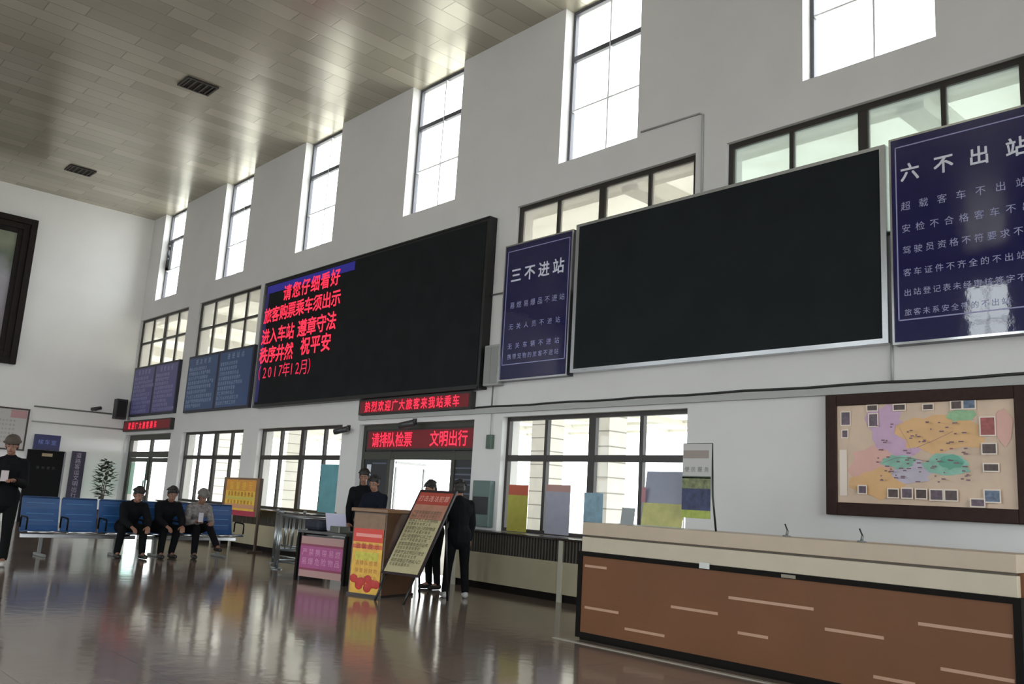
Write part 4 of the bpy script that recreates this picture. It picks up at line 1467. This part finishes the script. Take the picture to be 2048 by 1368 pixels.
    for t in range(10):                       # turned collar round the open neck
        a0, a1 = 2 * math.pi * (t - 0.5) / 10, 2 * math.pi * (t + 0.5) / 10
        if t in (7, 8):
            continue
        cp = lambda q: neck0 + Ml @ V((0.068 * math.cos(q), 0.068 * math.sin(q), 0.012 + 0.018 * math.sin(q)))
        b.cap(cp(a0), cp(a1), 0.021, 0.021, JK)
    for s in (-1, 1):
        b.cap(neck0 + (sh[s] - neck0) * 0.35, sh[s], 0.066, 0.062, JK)
        b.cap(chest, sh[s], 0.105 * k, 0.062 * k, JK)
        b.cap(sh[s], el[s], 0.066 * k, 0.058 * k, JK)
        b.cap(el[s], wr[s] - (wr[s] - el[s]) * 0.10, 0.058 * k, 0.043 * k, JK)
    if not sit:
        b.cap(pel + V((0, 0, -0.06)), pel + V((0, 0, 0.05)), 0.15 * k, 0.14 * k, JK)
    remesh(b.build('jacket', root), 0.011, 4)
    TR = mat('cloth ' + trousers, trousers, 0.9, spec=0.2, noise=0.12, nscale=18, bump=0.25)
    b = MB()
    b.cap(hip[-1], hip[1], 0.105, 0.105, TR)
    for s in (-1, 1):
        b.cap(hip[s], kn[s], 0.100, 0.072, TR)
        b.cap(kn[s], an[s] + (kn[s] - an[s]).normalized() * 0.015, 0.070, 0.056, TR)
    remesh(b.build('trousers', root), 0.011, 3)
    SHM = mat('shoe ' + shoes, shoes, 0.5)
    for s in (-1, 1):
        b = MB()
        ft = an[s]
        b.cap(V((ft.x, ft.y + 0.035, max(ft.z - 0.045, 0.045))), V((ft.x + 0.015 * s, ft.y - 0.16, max(ft.z - 0.055, 0.036))), 0.045, 0.036, SHM)
        b.cap(ft, V((ft.x, ft.y, ft.z - 0.03)), 0.046, 0.044, SHM)
        o = remesh(b.build('shoe', root), 0.009, 2)
        if shoe_w:
            tag(o, shoe_w)
    # hair / hat
    HM = mat('hair ' + hair, hair, 0.6, noise=0.2, nscale=40, bump=0.4)
    b = MB()
    b.ell(hd(0, 0.026, 0.045), (0.084, 0.098, 0.096), HM, Mh)
    b.ell(hd(0, 0.055, -0.01), (0.074, 0.064, 0.080 + hair_len), HM, Mh)
    rh = random.Random(len(label))
    for q in range(46):                       # uneven locks and a ragged fringe
        th, ph = rh.uniform(0, 2 * math.pi), rh.uniform(0.05, 1.25)
        p = V((0.086 * math.sin(ph) * math.cos(th), 0.026 + 0.098 * math.sin(ph) * math.sin(th), 0.045 + 0.098 * math.cos(ph)))
        if p.y < -0.03 and p.z < 0.07:
            continue
        o = V((p.x, p.y - 0.03, 0.0)) * 0.35 + V((0, 0, -0.02))
        b.cap(hd(*p), hd(*(p + o)), rh.uniform(0.013, 0.019), 0.008, HM, 8)
    for q in range(7):
        x = -0.057 + 0.019 * q
        b.cap(hd(x * 0.9, -0.05 + abs(x) * 0.35, 0.10), hd(x * 1.05 + 0.008, -0.078 + abs(x) * 0.45, 0.062 + rh.uniform(-0.008, 0.010)), 0.016, 0.008, HM, 8)
    for s in (-1, 1):
        b.cap(hd(0.070 * s, 0.0, 0.05), hd(0.073 * s, 0.0, 0.005), 0.018, 0.010, HM)
        b.cap(hd(0.064 * s, 0.04, 0.03), hd(0.066 * s, 0.05, -0.03 - hair_len), 0.024, 0.018, HM)
        MB().cap(hd(0.017 * s, -0.088, 0.036), hd(0.046 * s, -0.079, 0.036), 0.0045, 0.003, HM, 8).build('eyebrow', root)
    cut = b.build('hair', root)
    remesh(cut, 0.007, 1)
    if hat:
        HT = mat('hat ' + hat, hat, 0.75, noise=0.15, nscale=20, bump=0.2)
        b = MB()
        b.ell(hd(0, 0.02, 0.075), (0.098, 0.115, 0.085), HT, Mh)
        b.ell(hd(0, 0.0, 0.055), (0.120, 0.150, 0.016), HT, Mh)
        remesh(b.build('hat', root), 0.009, 2)
    EM = mat('dark eye', '0c0908', 0.2)
    for s in (-1, 1):
        ey = MB().ell(hd(0.031 * s, -0.079, 0.013), (0.013, 0.008, 0.007), mat('eye white', 'a8a09a', 0.3), Mh, 10, 8)
        ey.ell(hd(0.030 * s, -0.0845, 0.013), (0.006, 0.004, 0.006), EM, Mh, 10, 8).build('eye', root)
    MB().ell(hd(0, -0.088, -0.052), (0.022, 0.006, 0.006), mat('lip', '6a3c34', 0.5), Mh, 10, 8).build('mouth', root)
    world = Matrix.LocRotScale(V(loc), Matrix.Rotation(R(rz), 3, 'Z').to_quaternion(), V((sc, sc, sc)))
    return {s: world @ (wr[s] + (wr[s] - el[s]).normalized() * 0.09) for s in (-1, 1)}


AF = {-1: ((-0.15, -0.25, -1), (0.35, -0.95, 0.15)), 1: ((0.15, -0.25, -1), (-0.35, -0.95, 0.15))}      # both forearms raised to the front
KN = {-1: ((-0.15, -0.55, -0.85), (0.25, -0.75, -0.35)), 1: ((0.15, -0.55, -0.85), (-0.25, -0.75, -0.35))}    # forearms on the thighs
DN = {-1: ((-0.15, 0.0, -1), (0.05, -0.25, -1)), 1: ((0.15, 0.0, -1), (-0.05, -0.25, -1))}

hands = person('person in dark coat and brown brimmed hat standing at the left edge, holding white paper', (-13.45, 3.12, 0), 70, 0.985, bulk=1.15, arms=AF, nod=14,
       legs={-1: ((-0.10, -0.05, 0.5), (-0.12, 0.06, 0.09)), 1: ((0.10, -0.06, 0.5), (0.11, -0.10, 0.09))}, jacket='0b0b0e', trousers='090a0b', shoes='b5b2ae', hat='4a3f37', shoe_w='off white shoe')
tag(MB().bevbox(-0.004, 0.004, -0.045, 0.045, -0.07, 0.07, mat('folded white paper', 'bdb0b2', 0.6), 0.001).build('paper_sheet', None, tuple((hands[-1] + hands[1]) / 2 + Vector((0.035, 0, 0.045)))),
    'small folded white paper held by the standing person in a hat', 'paper')
person('seated person in black with short black hair, hands clasped, leftmost of the bench sitters', (-14.93, 5.29, 0), 90, 0.93, True, 38, 2, bulk=1.13, arms=KN,
       legs={-1: ((-0.20, -0.42, 0.50), (-0.22, -0.36, 0.09)), 1: ((0.15, -0.44, 0.50), (0.16, -0.46, 0.09))}, jacket='0a0b0e', trousers='08090b')
person('seated person in black jacket between two other bench sitters', (-14.95, 5.86, 0), 90, 0.94, True, 34, 4, -10, bulk=1.13, arms=KN,
       legs={-1: ((-0.10, -0.42, 0.50), (-0.12, -0.44, 0.09)), 1: ((0.14, -0.42, 0.50), (0.10, -0.36, 0.09))}, jacket='0c0c10', trousers='090a0c')
hands = person('seated person with grey patterned top and grey hat, legs crossed, rightmost bench sitter', (-14.92, 6.40, 0), 84, 0.93, True, 34, 6, arms={-1: AF[-1], 1: ((0.15, -0.4, -0.9), (-0.3, -0.9, 0.0))},
       legs={-1: ((-0.06, -0.42, 0.52), (-0.05, -0.40, 0.09)), 1: ((0.14, -0.47, 0.58), (0.26, -0.66, 0.24))},
       jmat=mat('grey patterned cloth', '77716f', 0.8, noise=0.45, nscale=30, bump=0.3), trousers='0c0b0f', hair='2a2624', hair_len=0.02, hat='6b6762', shoes='15120f')
tag(MB().bevbox(-0.006, 0.006, -0.04, 0.04, -0.075, 0.075, mat('phone glass', 'b6b2bc', 0.15), 0.003).build('phone', None, tuple(hands[-1] + Vector((0.045, 0.0, 0.06)))),
    'pale phone held by the seated person in grey', 'phone')
person('person in dark navy with black hair, standing behind the lectern, face towards the hall', (-10.78, 7.3, 0), 25, 0.86, False, 10, 12, 10, bulk=1.1, arms={-1: ((-0.15, -0.4, -1), (0.4, -0.9, -0.25)), 1: ((0.15, -0.4, -1), (-0.4, -0.9, -0.25))}, jacket='10121f', trousers='0b0c0e')
person('person in black standing left of and behind the one at the lectern, head bowed', (-11.75, 7.7, 0), 50, 0.92, False, 8, 8, 0, bulk=1.13, arms=DN, jacket='0b0c10', trousers='090a0c')
person('person in black standing right of the tilted signboard, seen from behind', (-8.85, 7.28, 0), -118, 0.85, False, 12, 16, 0, bulk=1.13, arms={-1: DN[-1], 1: AF[1]},
       legs={-1: ((-0.12, -0.03, 0.5), (-0.15, 0.02, 0.09)), 1: ((0.12, -0.02, 0.5), (0.16, 0.05, 0.09))}, jacket='090b0e', trousers='08080a', shoes='a9a9a8', shoe_w='off white shoe')
person('person almost hidden behind the tilted signboard, only black hair above it', (-9.75, 7.6, 0), 0, 0.84, False, 10, 14, 0, arms=DN, jacket='0c0d10', trousers='090a0c')
